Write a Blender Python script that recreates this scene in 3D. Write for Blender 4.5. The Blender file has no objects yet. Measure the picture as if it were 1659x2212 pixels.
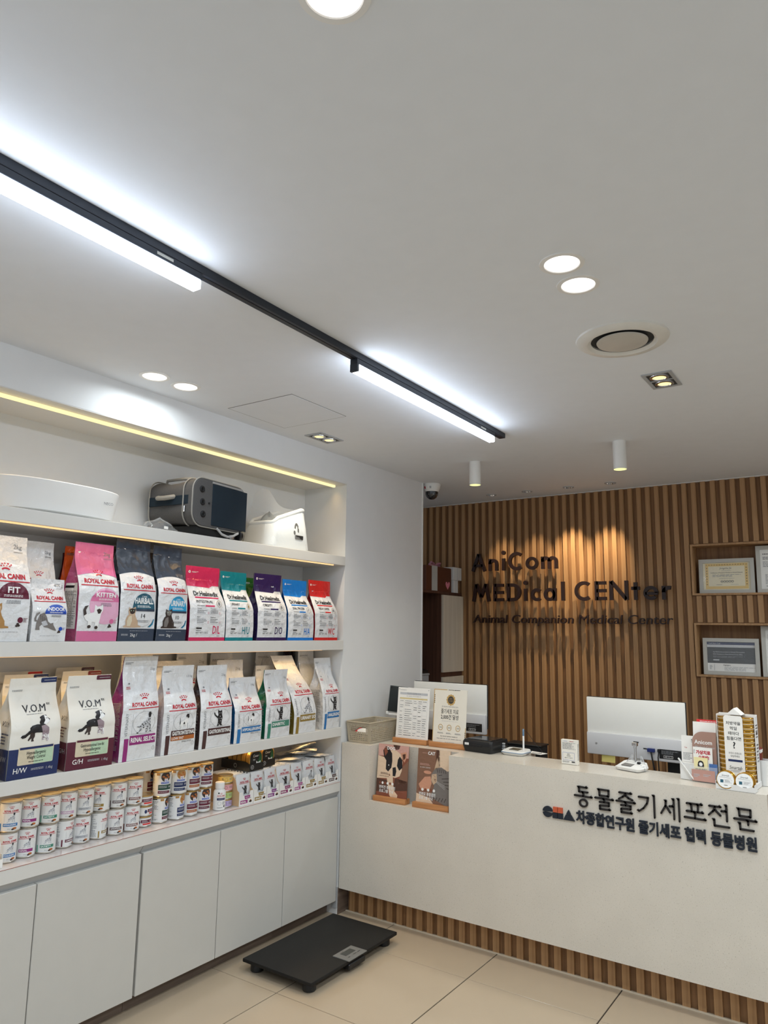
# Veterinary clinic reception: pet-food shelves, stone counter and slatted wood wall.
import bpy, bmesh, math, random
from mathutils import Vector, Matrix, noise
from mathutils.geometry import tessellate_polygon

SC = bpy.context.scene
COL = SC.collection
PI = math.pi
random.seed(7)
cos, sin = math.cos, math.sin

# ------------------------------------------------------------------ camera
cam_data = bpy.data.cameras.new('camera')
cam = bpy.data.objects.new('camera', cam_data)
COL.objects.link(cam)
cam_data.sensor_fit = 'VERTICAL'
cam_data.sensor_height = 36.0
cam_data.lens = 1565.39 / 2212.0 * 36.0
cam_data.clip_start = 0.05
YAW, PITCH, ROLL = 0.601466582, 0.161663667, 0.0154765594
_f0, _r0, _u0 = Vector((-sin(YAW), cos(YAW), 0)), Vector((cos(YAW), sin(YAW), 0)), Vector((0, 0, 1))
_f = cos(PITCH) * _f0 + sin(PITCH) * _u0
_u = -sin(PITCH) * _f0 + cos(PITCH) * _u0
_r = cos(ROLL) * _r0 + sin(ROLL) * _u
_u = -sin(ROLL) * _r0 + cos(ROLL) * _u
cam.matrix_world = Matrix(((_r.x, _u.x, -_f.x, 0), (_r.y, _u.y, -_f.y, 0), (_r.z, _u.z, -_f.z, 1.54), (0, 0, 0, 1)))
SC.camera = cam

# ------------------------------------------------------------------ world and exposure
world = bpy.data.worlds.new('world')
SC.world = world
world.use_nodes = True
_bg = world.node_tree.nodes['Background']
_bg.inputs[0].default_value = (0.83, 0.92, 1.0, 1)     # overcast daylight that comes in through the open shop front behind the camera
_bg.inputs[1].default_value = 0.5
SC.view_settings.view_transform = 'Standard'
SC.view_settings.look = 'None'
SC.view_settings.exposure = 0.3
SC.view_settings.gamma = 1.0
SC.view_settings.use_curve_mapping = False

# ------------------------------------------------------------------ light levels (the lamps themselves are built further down)
P_DOWN = 5.6      # round downlights
P_TRACK = 16.5     # linear track lights
P_STRIP = 1.4     # warm strips under the shelves
P_SPOT = 42.0     # adjustable spots on the slatted wall
P_TWIN = 10.0     # twin square spots
P_CYL = 9.0       # surface mounted cylinders

# ------------------------------------------------------------------ materials
def lin(c):
    return tuple(((v / 255) / 12.92 if v <= 10 else ((v / 255 + 0.055) / 1.055) ** 2.4) for v in c[:3]) + (1.0,)

MATS = {}
def M(name, rgb, rough=0.5, metal=0.0, var=0.04, vs=14.0, bump=0.0, bs=150.0, coat=0.0, emit=0.0, trans=0.0, alpha=1.0, spec=0.5, ior=1.45):
    if name in MATS:
        return MATS[name]
    m = bpy.data.materials.new(name)
    m.use_nodes = True
    nt = m.node_tree
    b = nt.nodes['Principled BSDF']
    tc = nt.nodes.new('ShaderNodeTexCoord')
    n = nt.nodes.new('ShaderNodeTexNoise')
    n.inputs['Scale'].default_value = vs
    n.inputs['Detail'].default_value = 3
    nt.links.new(tc.outputs['Object'], n.inputs['Vector'])
    r = nt.nodes.new('ShaderNodeValToRGB')
    c = lin(rgb)
    r.color_ramp.elements[0].position, r.color_ramp.elements[1].position = 0.3, 0.7
    r.color_ramp.elements[0].color = tuple(min(1, v * (1 - var)) for v in c[:3]) + (1,)
    r.color_ramp.elements[1].color = tuple(min(1, v * (1 + var)) for v in c[:3]) + (1,)
    nt.links.new(n.outputs['Fac'], r.inputs['Fac'])
    nt.links.new(r.outputs['Color'], b.inputs['Base Color'])
    b.inputs['Roughness'].default_value = rough
    b.inputs['Metallic'].default_value = metal
    b.inputs['Coat Weight'].default_value = coat
    b.inputs['Coat Roughness'].default_value = 0.12
    b.inputs['Specular IOR Level'].default_value = spec
    b.inputs['Transmission Weight'].default_value = trans
    b.inputs['IOR'].default_value = ior
    b.inputs['Alpha'].default_value = alpha
    if emit:
        nt.links.new(r.outputs['Color'], b.inputs['Emission Color'])
        b.inputs['Emission Strength'].default_value = emit
    if bump:
        n2 = nt.nodes.new('ShaderNodeTexNoise')
        n2.inputs['Scale'].default_value = bs
        n2.inputs['Detail'].default_value = 4
        nt.links.new(tc.outputs['Object'], n2.inputs['Vector'])
        bp = nt.nodes.new('ShaderNodeBump')
        bp.inputs['Strength'].default_value = bump
        bp.inputs['Distance'].default_value = 0.01
        nt.links.new(n2.outputs['Fac'], bp.inputs['Height'])
        nt.links.new(bp.outputs['Normal'], b.inputs['Normal'])
    MATS[name] = m
    return m

def wood(name, dark, light, rough=0.55, scale=(60, 60, 2.2)):
    m = M(name, light, rough)
    nt = m.node_tree
    n = next(x for x in nt.nodes if x.type == 'TEX_NOISE')
    mp = nt.nodes.new('ShaderNodeMapping')
    mp.inputs['Scale'].default_value = scale
    tc = next(x for x in nt.nodes if x.type == 'TEX_COORD')
    nt.links.new(tc.outputs['Object'], mp.inputs['Vector'])
    nt.links.new(mp.outputs['Vector'], n.inputs['Vector'])
    n.inputs['Scale'].default_value = 1.0
    n.inputs['Detail'].default_value = 6
    n.inputs['Distortion'].default_value = 0.6
    r = next(x for x in nt.nodes if x.type == 'VALTORGB')
    r.color_ramp.elements[0].color, r.color_ramp.elements[1].color = lin(dark), lin(light)
    return m

def speckled(name, base, speck, pale, rough=0.3):
    m = M(name, base, rough, var=0.03, vs=5)
    nt = m.node_tree
    b = nt.nodes['Principled BSDF']
    r = next(x for x in nt.nodes if x.type == 'VALTORGB')
    tc = next(x for x in nt.nodes if x.type == 'TEX_COORD')
    col = r.outputs['Color']
    for sc, thr, c in ((240, 0.64, speck), (130, 0.69, speck), (150, 0.69, pale)):
        n = nt.nodes.new('ShaderNodeTexNoise')
        n.inputs['Scale'].default_value = sc
        n.inputs['Detail'].default_value = 1
        nt.links.new(tc.outputs['Object'], n.inputs['Vector'])
        q = nt.nodes.new('ShaderNodeValToRGB')
        q.color_ramp.elements[0].position, q.color_ramp.elements[1].position = thr, thr + 0.07
        q.color_ramp.elements[1].color = (0.75, 0.75, 0.75, 1)
        nt.links.new(n.outputs['Fac'], q.inputs['Fac'])
        mx = nt.nodes.new('ShaderNodeMix')
        mx.data_type = 'RGBA'
        nt.links.new(q.outputs['Color'], mx.inputs[0])
        nt.links.new(col, mx.inputs[6])
        mx.inputs[7].default_value = lin(c)
        col = mx.outputs[2]
    nt.links.new(col, b.inputs['Base Color'])
    return m

def glow(name, rgb, strength):
    m = bpy.data.materials.new(name)
    m.use_nodes = True
    nt = m.node_tree
    nt.nodes.remove(nt.nodes['Principled BSDF'])
    e = nt.nodes.new('ShaderNodeEmission')
    e.inputs[0].default_value = lin(rgb)
    e.inputs[1].default_value = strength
    nt.links.new(e.outputs[0], nt.nodes['Material Output'].inputs[0])
    return m

# ------------------------------------------------------------------ mesh builder
class MB:
    def __init__(s):
        s.V, s.F, s.I, s.mats = [], [], [], []
    def mi(s, m):
        if m not in s.mats:
            s.mats.append(m)
        return s.mats.index(m)
    def add(s, V, F, m):
        b, k = len(s.V), s.mi(m)
        s.V.extend(tuple(v) for v in V)
        s.F.extend([b + i for i in f] for f in F)
        s.I.extend([k] * len(F))
        return s
    def mark(s):
        return len(s.V)
    def xf(s, mk, mat):
        s.V[mk:] = [tuple(mat @ Vector(v)) for v in s.V[mk:]]
        return s
    def bm(s, bm, m):
        bm.verts.index_update()
        s.add([v.co[:] for v in bm.verts], [[v.index for v in f.verts] for f in bm.faces], m)
        bm.free()
        return s
    def box(s, lo, hi, m, c=0.0, seg=1):
        bm = bmesh.new()
        bmesh.ops.create_cube(bm, size=1)
        for v in bm.verts:
            v.co = Vector([lo[i] + (v.co[i] + 0.5) * (hi[i] - lo[i]) for i in range(3)])
        if c:
            bmesh.ops.bevel(bm, geom=bm.edges[:], offset=c, segments=seg, affect='EDGES', profile=0.5)
        return s.bm(bm, m)
    def lathe(s, prof, m, n=24, at=(0, 0, 0), axis='z', caps=True):
        V, F = [], []
        for r, z in prof:
            for i in range(n):
                a = 2 * PI * i / n
                V.append((r * cos(a), r * sin(a), z))
        for j in range(len(prof) - 1):
            for i in range(n):
                F.append([j * n + i, j * n + (i + 1) % n, (j + 1) * n + (i + 1) % n, (j + 1) * n + i])
        if caps:
            if prof[0][0] > 1e-6: F.append(list(range(n))[::-1])
            if prof[-1][0] > 1e-6: F.append([(len(prof) - 1) * n + i for i in range(n)])
        if axis == 'x': V = [(z, x, y) for x, y, z in V]
        if axis == 'y': V = [(y, z, x) for x, y, z in V]
        return s.add([(x + at[0], y + at[1], z + at[2]) for x, y, z in V], F, m)
    def cyl(s, at, r, h, m, n=24, axis='z', c=0.0):
        pr = [(r, 0), (r, h)] if not c else [(r - c, 0), (r, c), (r, h - c), (r - c, h)]
        return s.lathe(pr, m, n, at, axis)
    def prism(s, poly, d0, d1, m, plane='xz'):
        n = len(poly)
        def P(p, d):
            return {'xz': (p[0], d, p[1]), 'yz': (d, p[0], p[1]), 'xy': (p[0], p[1], d)}[plane]
        V = [P(p, d0) for p in poly] + [P(p, d1) for p in poly]
        F = [list(range(n)), list(range(2 * n - 1, n - 1, -1))] + [[i, n + i, n + (i + 1) % n, (i + 1) % n] for i in range(n)]
        return s.add(V, F, m)
    def tube(s, pts, r, m, n=8, closed=False):
        pts = [Vector(p) for p in pts]
        V, F, N = [], [], len(pts)
        ref = None
        for i, p in enumerate(pts):
            if closed: t = pts[(i + 1) % N] - pts[i - 1]
            else: t = pts[min(i + 1, N - 1)] - pts[max(i - 1, 0)]
            t.normalize()
            if ref is None:
                ref = Vector((0, 0, 1)) if abs(t.z) < 0.9 else Vector((1, 0, 0))
            a = (ref - t * ref.dot(t)).normalized()
            ref = a
            b = t.cross(a)
            rr = r[i] if isinstance(r, (list, tuple)) else r
            for k in range(n):
                th = 2 * PI * k / n
                V.append(p + a * rr * cos(th) + b * rr * sin(th))
        for i in range(N if closed else N - 1):
            for k in range(n):
                j = (i + 1) % N
                F.append([i * n + k, i * n + (k + 1) % n, j * n + (k + 1) % n, j * n + k])
        if not closed:
            F.append(list(range(n))[::-1]); F.append([(N - 1) * n + k for k in range(n)])
        return s.add(V, F, m)
    def grid(s, fn, nu, nv, m, wrap=False):
        V = [fn(i / (nu if wrap else nu - 1), j / (nv - 1)) for j in range(nv) for i in range(nu)]
        F = []
        for j in range(nv - 1):
            for i in range(nu if wrap else nu - 1):
                F.append([j * nu + i, j * nu + (i + 1) % nu, (j + 1) * nu + (i + 1) % nu, (j + 1) * nu + i])
        return s.add(V, F, m)
    def mesh(s, name, smooth=35):
        me = bpy.data.meshes.new(name)
        me.from_pydata(s.V, [], s.F)
        for m in s.mats: me.materials.append(m)
        me.polygons.foreach_set('material_index', s.I)
        if smooth:
            me.polygons.foreach_set('use_smooth', [True] * len(s.F))
            me.update()
            me.set_sharp_from_angle(angle=math.radians(smooth))
        me.update()
        return me
    def build(s, name, parent=None, smooth=35, fix=False):
        me = s.mesh(name, smooth)
        if fix:
            bm = bmesh.new(); bm.from_mesh(me)
            bmesh.ops.recalc_face_normals(bm, faces=bm.faces[:])
            bm.to_mesh(me); bm.free()
        return link(name, me, parent)

def link(name, data, parent=None):
    o = bpy.data.objects.new(name, data)
    COL.objects.link(o)
    if parent is not None: o.parent = parent
    return o

def tag(o, label=None, cat=None, group=None, kind=None):
    if label: o['label'] = label
    if cat: o['category'] = cat
    if group: o['group'] = group
    if kind: o['kind'] = kind
    return o

def thing(name, label, cat, loc=(0, 0, 0), rz=0.0, group=None, rot=None):
    o = bpy.data.objects.new(name, None)
    o.empty_display_size = 0.05
    COL.objects.link(o)
    o.location = loc
    o.rotation_euler = rot or (0, 0, rz)
    return tag(o, label, cat, group)

def struct(name):
    o = bpy.data.objects.new(name, None)
    COL.objects.link(o)
    return tag(o, kind='structure')

def copy_tree(o, parent=None):
    c = o.copy()
    COL.objects.link(c)
    if parent is not None: c.parent = parent
    for ch in list(o.children): copy_tree(ch, c)
    return c

def lamp(name, kind, energy, col, loc, rot=(0, 0, 0), parent=None, **kw):
    l = bpy.data.lights.new(name, kind)
    l.energy = energy
    l.color = col
    for k, v in kw.items(): setattr(l, k, v)
    o = link(name, l, parent)
    o.location = loc
    o.rotation_euler = rot
    return o

# ------------------------------------------------------------------ lettering (built from the text outlines, then placed as geometry)
TS = bpy.data.scenes.new('lettering')
TEXTS = {}
def text_mesh(s, bold=0.0, ext=0.0, shear=0.0, res=2, sp=1.0):
    key = (s, bold, ext, shear, res, sp)
    if key not in TEXTS:
        c = bpy.data.curves.new('t', 'FONT')
        c.body, c.offset, c.extrude, c.shear, c.resolution_u, c.space_character = s, bold, ext, shear, res, sp
        o = bpy.data.objects.new('t', c)
        TS.collection.objects.link(o)
        TS.view_layers[0].update()
        me = o.to_mesh()
        TEXTS[key] = ([tuple(v.co) for v in me.vertices], [list(p.vertices) for p in me.polygons])
        o.to_mesh_clear()
        bpy.data.objects.remove(o)
        bpy.data.curves.remove(c)
    return TEXTS[key]

def split_tris(V, F, cell):
    V = [tuple(v[:2]) for v in V]
    out = []
    st = []
    for f in F:
        for k in range(1, len(f) - 1): st.append((f[0], f[k], f[k + 1]))
    c2 = cell * cell
    while st:
        a, b, c = st.pop()
        d = [((V[p][0] - V[q][0]) ** 2 + (V[p][1] - V[q][1]) ** 2, p, q, r) for p, q, r in ((a, b, c), (b, c, a), (c, a, b))]
        L, p, q, r = max(d)
        if L <= c2:
            out.append((a, b, c)); continue
        V.append(((V[p][0] + V[q][0]) / 2, (V[p][1] + V[q][1]) / 2))
        m = len(V) - 1
        st.append((p, m, r)); st.append((m, q, r))
    return V, out

class Print:
    """Flat print laid on a surface: fn(x, y, lift) gives the surface point."""
    def __init__(s, fn, cell=0.02, base=0.0006, step=0.0003):
        s.fn, s.cell, s.base, s.step, s.mb, s.n = fn, cell, base, step, MB(), 0
    def tris(s, V, F, m, cell=None):
        V, F = split_tris(V, F, cell or s.cell)
        off = s.base + s.step * s.n
        s.mb.add([s.fn(x, y, off) for x, y in V], F, m)
        return s
    def up(s, n=1):
        s.n += n
        return s
    def poly(s, pts, m):
        t = tessellate_polygon([[Vector((p[0], p[1], 0)) for p in pts]])
        # keep one winding
        T = []
        for a, b, c in t:
            A, B, C = pts[a], pts[b], pts[c]
            T.append((a, b, c) if (B[0] - A[0]) * (C[1] - A[1]) - (B[1] - A[1]) * (C[0] - A[0]) > 0 else (a, c, b))
        return s.tris(pts, T, m)
    def rect(s, x0, y0, x1, y1, m):
        return s.tris([(x0, y0), (x1, y0), (x1, y1), (x0, y1)], [(0, 1, 2, 3)], m)
    def ell(s, x, y, rx, ry, m, n=14, a0=0, a1=2 * PI, rot=0):
        pts = []
        full = abs(a1 - a0 - 2 * PI) < 1e-6
        for i in range(n if full else n + 1):
            a = a0 + (a1 - a0) * i / n
            px, py = rx * cos(a), ry * sin(a)
            pts.append((x + px * cos(rot) - py * sin(rot), y + px * sin(rot) + py * cos(rot)))
        return s.tris([(x, y)] + pts, [(0, i + 1, (i + 1) % len(pts) + 1) for i in range(len(pts) if full else len(pts) - 1)], m)
    def ring(s, x, y, rx, ry, w, m, n=20, a0=0, a1=2 * PI):
        V, F = [], []
        for i in range(n + 1):
            a = a0 + (a1 - a0) * i / n
            V += [(x + rx * cos(a), y + ry * sin(a)), (x + (rx - w) * cos(a), y + (ry - w) * sin(a))]
        for i in range(n): F.append((2 * i, 2 * i + 2, 2 * i + 3, 2 * i + 1))
        return s.tris(V, F, m)
    def line(s, pts, w, m):
        for (ax, ay), (bx, by) in zip(pts, pts[1:]):
            dx, dy = bx - ax, by - ay
            L = math.hypot(dx, dy) or 1
            nx, ny = -dy / L * w / 2, dx / L * w / 2
            s.tris([(ax - nx, ay - ny), (bx - nx, by - ny), (bx + nx, by + ny), (ax + nx, ay + ny)], [(0, 1, 2, 3)], m)
        return s
    def text(s, t, x, y, h, m, al='c', bold=0.0, sx=1.0, rot=0.0, wid=None, shear=0.0):
        rep = (-1, 1) if bold and 'M' in t else (0,)     # the font's M does not take an outline offset: laid down twice instead
        V, F = text_mesh(t, 0.0 if 'M' in t else bold, 0.0, shear)
        if not V: return s
        x0, x1 = min(v[0] for v in V), max(v[0] for v in V)
        k = h / 0.7
        kx = k * sx if wid is None else wid / (x1 - x0)
        ox = {'l': -x0, 'c': -(x0 + x1) / 2, 'r': -x1}[al]
        c, d = cos(rot), sin(rot)
        for q in rep:
            P = []
            for v in V:
                a, b = (v[0] + ox + q * bold * .7) * kx, v[1] * k
                P.append((x + a * c - b * d, y + a * d + b * c))
            s.tris(P, F, m)
        return s
    def fine(s, x0, y0, x1, y1, m, rows, seed=1, fill=0.45):
        """rows of very small print, as short bars"""
        R = random.Random(seed)
        dy = (y1 - y0) / rows
        for r in range(rows):
            y = y1 - (r + 1) * dy + dy * (1 - fill) / 2
            x = x0
            e = x1 - (x1 - x0) * R.choice((0, 0, 0.1, 0.3))
            while x < e:
                w = (x1 - x0) * R.uniform(0.06, 0.2)
                s.tris([(x, y), (min(x + w, e), y), (min(x + w, e), y + dy * fill), (x, y + dy * fill)], [(0, 1, 2, 3)], m)
                x += w + (x1 - x0) * 0.025
        return s
    def build(s, name, parent):
        return s.mb.build(name, parent, smooth=0)

def rrect(x0, y0, x1, y1, r, n=5):
    pts = []
    for cx, cy, a in ((x1 - r, y0 + r, -PI / 2), (x1 - r, y1 - r, 0), (x0 + r, y1 - r, PI / 2), (x0 + r, y0 + r, PI)):
        for i in range(n + 1):
            t = a + PI / 2 * i / n
            pts.append((cx + r * cos(t), cy + r * sin(t)))
    return pts
# ------------------------------------------------------------------ shared materials
WALL = M('white_paint', (225, 226, 226), 0.6, var=0.01, bump=0.03, bs=220)
CEIL = M('ceiling_paint', (227, 231, 236), 0.75, var=0.01)
LAQ = M('white_lacquer', (216, 214, 209), 0.38, var=0.01)
DOORM = M('door_lacquer', (200, 198, 192), 0.4, var=0.01)
LAQG = M('channel_grey', (176, 178, 180), 0.5, var=0.01)
TILE = M('beige_tile', (180, 164, 142), 0.22, var=0.025, vs=3, coat=0.15)
GROUT = M('dark_grout', (52, 42, 36), 0.9)
STONE = speckled('speckled_stone', (213, 206, 194), (178, 170, 156), (226, 222, 214), 0.22)
OAK = wood('slat_oak', (152, 114, 76), (180, 140, 98), 0.5)
OAKD = wood('recess_oak', (120, 86, 55), (152, 112, 74), 0.6)
WALN = wood('cabinet_walnut', (72, 46, 36), (104, 70, 54), 0.55)
CREAM = wood('cream_laminate', (208, 196, 176), (222, 212, 194), 0.5, (30, 30, 1.5))
PLIN = wood('plinth_brown', (92, 78, 68), (118, 102, 90), 0.6, (3, 3, 40))
STAND = wood('stand_wood', (170, 112, 66), (201, 143, 92), 0.5, (4, 60, 60))
BLACK = M('black_plastic', (24, 25, 27), 0.4, var=0.1)
BLACKM = M('matt_black', (20, 21, 22), 0.7, var=0.15, bump=0.1, bs=400)
NAVYM = M('track_metal', (38, 44, 54), 0.45, var=0.05)
WHITEP = M('white_plastic', (232, 231, 228), 0.35, var=0.01)
GREYP = M('grey_plastic', (170, 172, 174), 0.4, var=0.02)
CHROME = M('chrome', (210, 210, 212), 0.2, metal=1.0, var=0.02)
GOLD = M('gold_tin', (214, 170, 92), 0.28, metal=0.9, var=0.05)
STEEL = M('can_steel', (196, 190, 178), 0.3, metal=0.9, var=0.03)
CLEAR = M('clear_acrylic', (245, 247, 248), 0.05, var=0.0, trans=0.0, alpha=0.16, spec=0.6)
FILM = M('clear_film', (240, 244, 246), 0.08, var=0.02, alpha=0.13, spec=0.9, bump=0.25, bs=25)
PAPER = M('white_paper', (238, 236, 231), 0.7, var=0.01)

XW, ZC, YE = -2.60, 2.565, 3.395     # shelf face, ceiling height, end of the shelving

# ------------------------------------------------------------------ floor
floor = struct('floor')
MB().box((-3.4, -1.6, -0.08), (2.0, 5.4, -0.006), GROUT).build('screed', floor)
tile_me = MB().box((-0.2972, -0.2984, -0.006), (0.2972, 0.2984, 0.0), TILE, 0.0012).mesh('tile')
for i in range(-2, 8):
    for j in range(-6, 5):
        t = link('tile', tile_me, floor)
        t.location = (-2.276 + 0.6 * i + 0.3, 2.557 + 0.6 * j + 0.3, 0)

# ------------------------------------------------------------------ ceiling
ceiling = struct('ceiling')
MB().box((-3.4, -1.6, ZC), (2.0, 5.4, ZC + 0.1), CEIL).build('slab', ceiling)
b = MB()
for lo, hi in (((-2.486, 2.304), (-2.483, 2.70)), ((-2.088, 2.304), (-2.085, 2.70)), ((-2.486, 2.304), (-2.085, 2.307)), ((-2.486, 2.697), (-2.085, 2.70))):
    b.box((lo[0], lo[1], ZC - 0.0012), (hi[0], hi[1], ZC + 0.001), M('joint_shadow', (120, 120, 118), 0.9))
b.build('panel_gap', ceiling)
MB().box((-2.483, 2.307, ZC - 0.002), (-2.088, 2.697, ZC + 0.002), CEIL, 0.001).build('access_panel', ceiling)

# ------------------------------------------------------------------ walls
w = struct('wall_left')
MB().box((-3.0, -1.6, 2.402), (XW, YE, ZC), WALL).build('fascia', w)
MB().box((-3.0, YE, 0), (XW - 0.004, 4.27, ZC), WALL).build('end_wall', w)
MB().box((-2.612, 4.262, 0), (-2.599, 4.272, ZC), M('corner_bead', (238, 238, 236), 0.4)).build('corner_bead', w)
MB().box((-3.0, -1.6, 0), (XW, 0.55, 2.402), WALL).build('near_wall', w)
MB().box((-3.0, 0.55, 0), (-2.93, YE, 2.402), WALL).build('niche_back', w)
w = struct('wall_alcove')
MB().box((-3.42, 4.27, 0), (-3.34, 5.4, ZC), WALL).build('panel', w)
w = struct('wall_right')
MB().box((1.9, -1.6, 0), (2.0, 5.4, ZC), WALL).build('panel', w)

wb = struct('wall_back')
NX0, NX1 = -1.037, 0.62
for lo, hi in (((-3.34, 0), (NX0, ZC)), ((NX0, 2.137), (NX1, ZC)), ((NX0, 1.618), (NX1, 1.80)), ((NX0, 0), (NX1, 1.275)), ((NX1, 0), (1.9, ZC))):
    MB().box((lo[0], 5.172, lo[1]), (hi[0], 5.30, hi[1]), OAKD).build('backing_board', wb)
MB().box((NX0, 5.285, 1.2), (NX1, 5.31, 2.2), OAKD).build('niche_back_board', wb)
for z0, z1 in ((1.80, 2.137), (1.275, 1.618)):
    e = 0.012
    for lo, hi in (((NX0 - 0.002, z0), (NX0 + e, z1)), ((NX1 - e, z0), (NX1, z1)), ((NX0 + e, z0 - 0.001), (NX1 - e, z0 + e)), ((NX0 + e, z1 - e), (NX1 - e, z1 + 0.001))):
        MB().box((lo[0], 5.144, lo[1]), (hi[0], 5.284, hi[1]), OAK).build('niche_lining', wb)
slat_me = {}
def slat(x, z0, z1):
    k = (z0, z1)
    if k not in slat_me:
        slat_me[k] = MB().box((0, 5.15, z0), (0.0315, 5.174, z1), OAK, 0.001).mesh('slat')
    link('slat', slat_me[k], wb).location.x = x
for k in range(-27, 44):
    x = -1.742 + 0.0605 * k
    if x > 0.85: break
    if x + 0.0315 < NX0 - 0.004 or x > NX1 + 0.004:
        slat(x, 0.0, ZC - 0.004)
    elif x > NX0 - 0.003:
        slat(x, 2.1405, ZC - 0.004); slat(x, 1.6215, 1.7965); slat(x, 0.0, 1.2715)
MB().box((-3.34, 5.148, ZC - 0.004), (1.9, 5.172, ZC), M('sealant', (226, 224, 220), 0.7)).build('sealant_bead', wb)

# ------------------------------------------------------------------ shelving in the wall niche
unit = thing('shelving_unit', 'white built-in shelving unit with warm light strips, filling the wall niche', 'shelving')
WARM = (1.0, 0.63, 0.24)
def strip(parent, x, y0, y1, z, power, width=0.012, col=(255, 212, 120), h=0.004):
    ln = y1 - y0
    MB().box((x - width / 2, y0, z - h), (x + width / 2, y1, z + 0.001), glow('strip_lens', col, 1.15)).build('light_strip', parent)
    lamp('strip_lamp', 'AREA', power, WARM, (x, (y0 + y1) / 2, z - h - 0.001), parent=parent, shape='RECTANGLE', size=width * 0.8, size_y=ln, spread=math.radians(105))
top = MB().box((-2.93, 0.55, 2.398), (XW - 0.001, YE, 2.402), LAQ).build('soffit_board', unit)
strip(top, -2.68, 0.6, 3.372, 2.398, P_STRIP * 0.85, 0.014, (255, 234, 168), 0.012)
for z0, z1, pw in ((1.912, 1.965, 0.5), (1.425, 1.478, 0.9), (0.943, 0.992, 0.9)):
    s = MB().box((-2.93, 0.55, z0), (XW, YE - 0.0005, z1), LAQ, 0.0012).build('shelf', unit)
    strip(s, -2.622 if z0 > 1.9 else -2.69, 0.6, 3.305, z0, P_STRIP * pw, 0.012, (255, 200, 140), 0.005)
wt = MB().box((-2.93, 0.55, 0.645), (XW, YE - 0.0005, 0.694), LAQ, 0.001).build('worktop', unit)
MB().box((-2.92, 0.56, 0.694), (XW, YE - 0.005, 0.6955), M('clear_mat', (222, 214, 210), 0.1, coat=0.5), 0).build('glass_mat', wt)
MB().box((XW - 0.0015, 0.55, 0.6936), (XW + 0.0006, YE - 0.0005, 0.6952), M('mat_edge', (150, 84, 66), 0.5)).build('mat_edge', wt)

# base cabinets under the worktop
def base_cabinet(label, y0, y1, doors):
    t = thing('base_cabinet', label, 'cabinet', (-2.63, (y0 + y1) / 2, 0), group='white cabinets under the shelves')
    yc = (y0 + y1) / 2
    MB().box((-0.285, y0 - yc + 0.001, 0.07), (-0.0005, y1 - yc - 0.001, 0.644), LAQG).build('carcass', t)
    b = MB()
    b.prism([(-0.0005, 0.645), (0.028, 0.645), (0.004, 0.612), (-0.0005, 0.612)], y0 - yc, y1 - yc, LAQG, 'xz')
    for v in range(len(b.V)):
        pass
    b.build('handle_channel', t, fix=True)
    MB().box((-0.28, y0 - yc, 0.001), (-0.04, y1 - yc, 0.07), PLIN).build('plinth', t)
    for a, c in doors:
        MB().box((0.0, a - yc + 0.0018, 0.070), (0.025, c - yc - 0.0018, 0.615), DOORM, 0.002).build('door', t)
base_cabinet('white double-door base cabinet at the open end, half out of view', 1.17, 2.072, ((1.17, 1.617), (1.617, 2.070)))
base_cabinet('white double-door base cabinet in the middle, beside the black floor scale', 2.074, 2.95, ((2.078, 2.507), (2.507, 2.95)))
base_cabinet('white single-door base cabinet in the corner against the stone counter', 2.95, 3.39, ((2.95, 3.388),))
tr1 = struct('trim_1')
MB().box((-2.64, 3.3895, 0.03), (-2.6035, 3.3995, 0.14), LAQG).build('corner_filler', tr1)
MB().box((-2.6035, 3.3995, 0.0), (-2.598, 3.491, 0.135), PLIN).build('plinth_return', tr1)

# ------------------------------------------------------------------ reception counter
ctr = thing('reception_counter', 'speckled pale stone reception counter with a stepped notch and slatted wooden base', 'counter')
b = MB()
b.prism([(-2.597, 0.135), (-0.445, 0.135), (-0.445, 0.908), (-1.905, 0.908), (-1.905, 0.62), (-2.404, 0.62), (-2.404, 0.908), (-2.597, 0.908)], 3.40, 3.52, STONE, 'xz')
b.box((-2.597, 3.52, 0.135), (-0.445, 3.66, 0.908), STONE)
b.box((-2.597, 3.66, 0.135), (-1.60, 3.80, 0.908), STONE)
b.build('stone_body', ctr, smooth=0, fix=True)
MB().box((-2.597, 3.492, 0), (-0.46, 3.64, 0.135), OAKD).build('base_board', ctr)
bs_me = MB().box((-0.033, 3.475, 0), (0, 3.4925, 0.1345), OAK, 0.001).mesh('slat')
for k in range(-2, 32):
    link('slat', bs_me, ctr).location.x = -2.419 + 0.0625 * k
# lower desk behind it
dk = thing('staff_desk', 'dark low staff desk behind the stone counter, under the monitors', 'desk', (0, 0, 0))
MB().box((-2.58, 3.83, 0.70), (-0.45, 4.35, 0.73), WALN, 0.002).build('desk_top', dk)
for x in (-2.56, -1.55, -0.5):
    MB().box((x, 3.85, 0), (x + 0.03, 4.33, 0.70), WALN).build('leg', dk)

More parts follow.
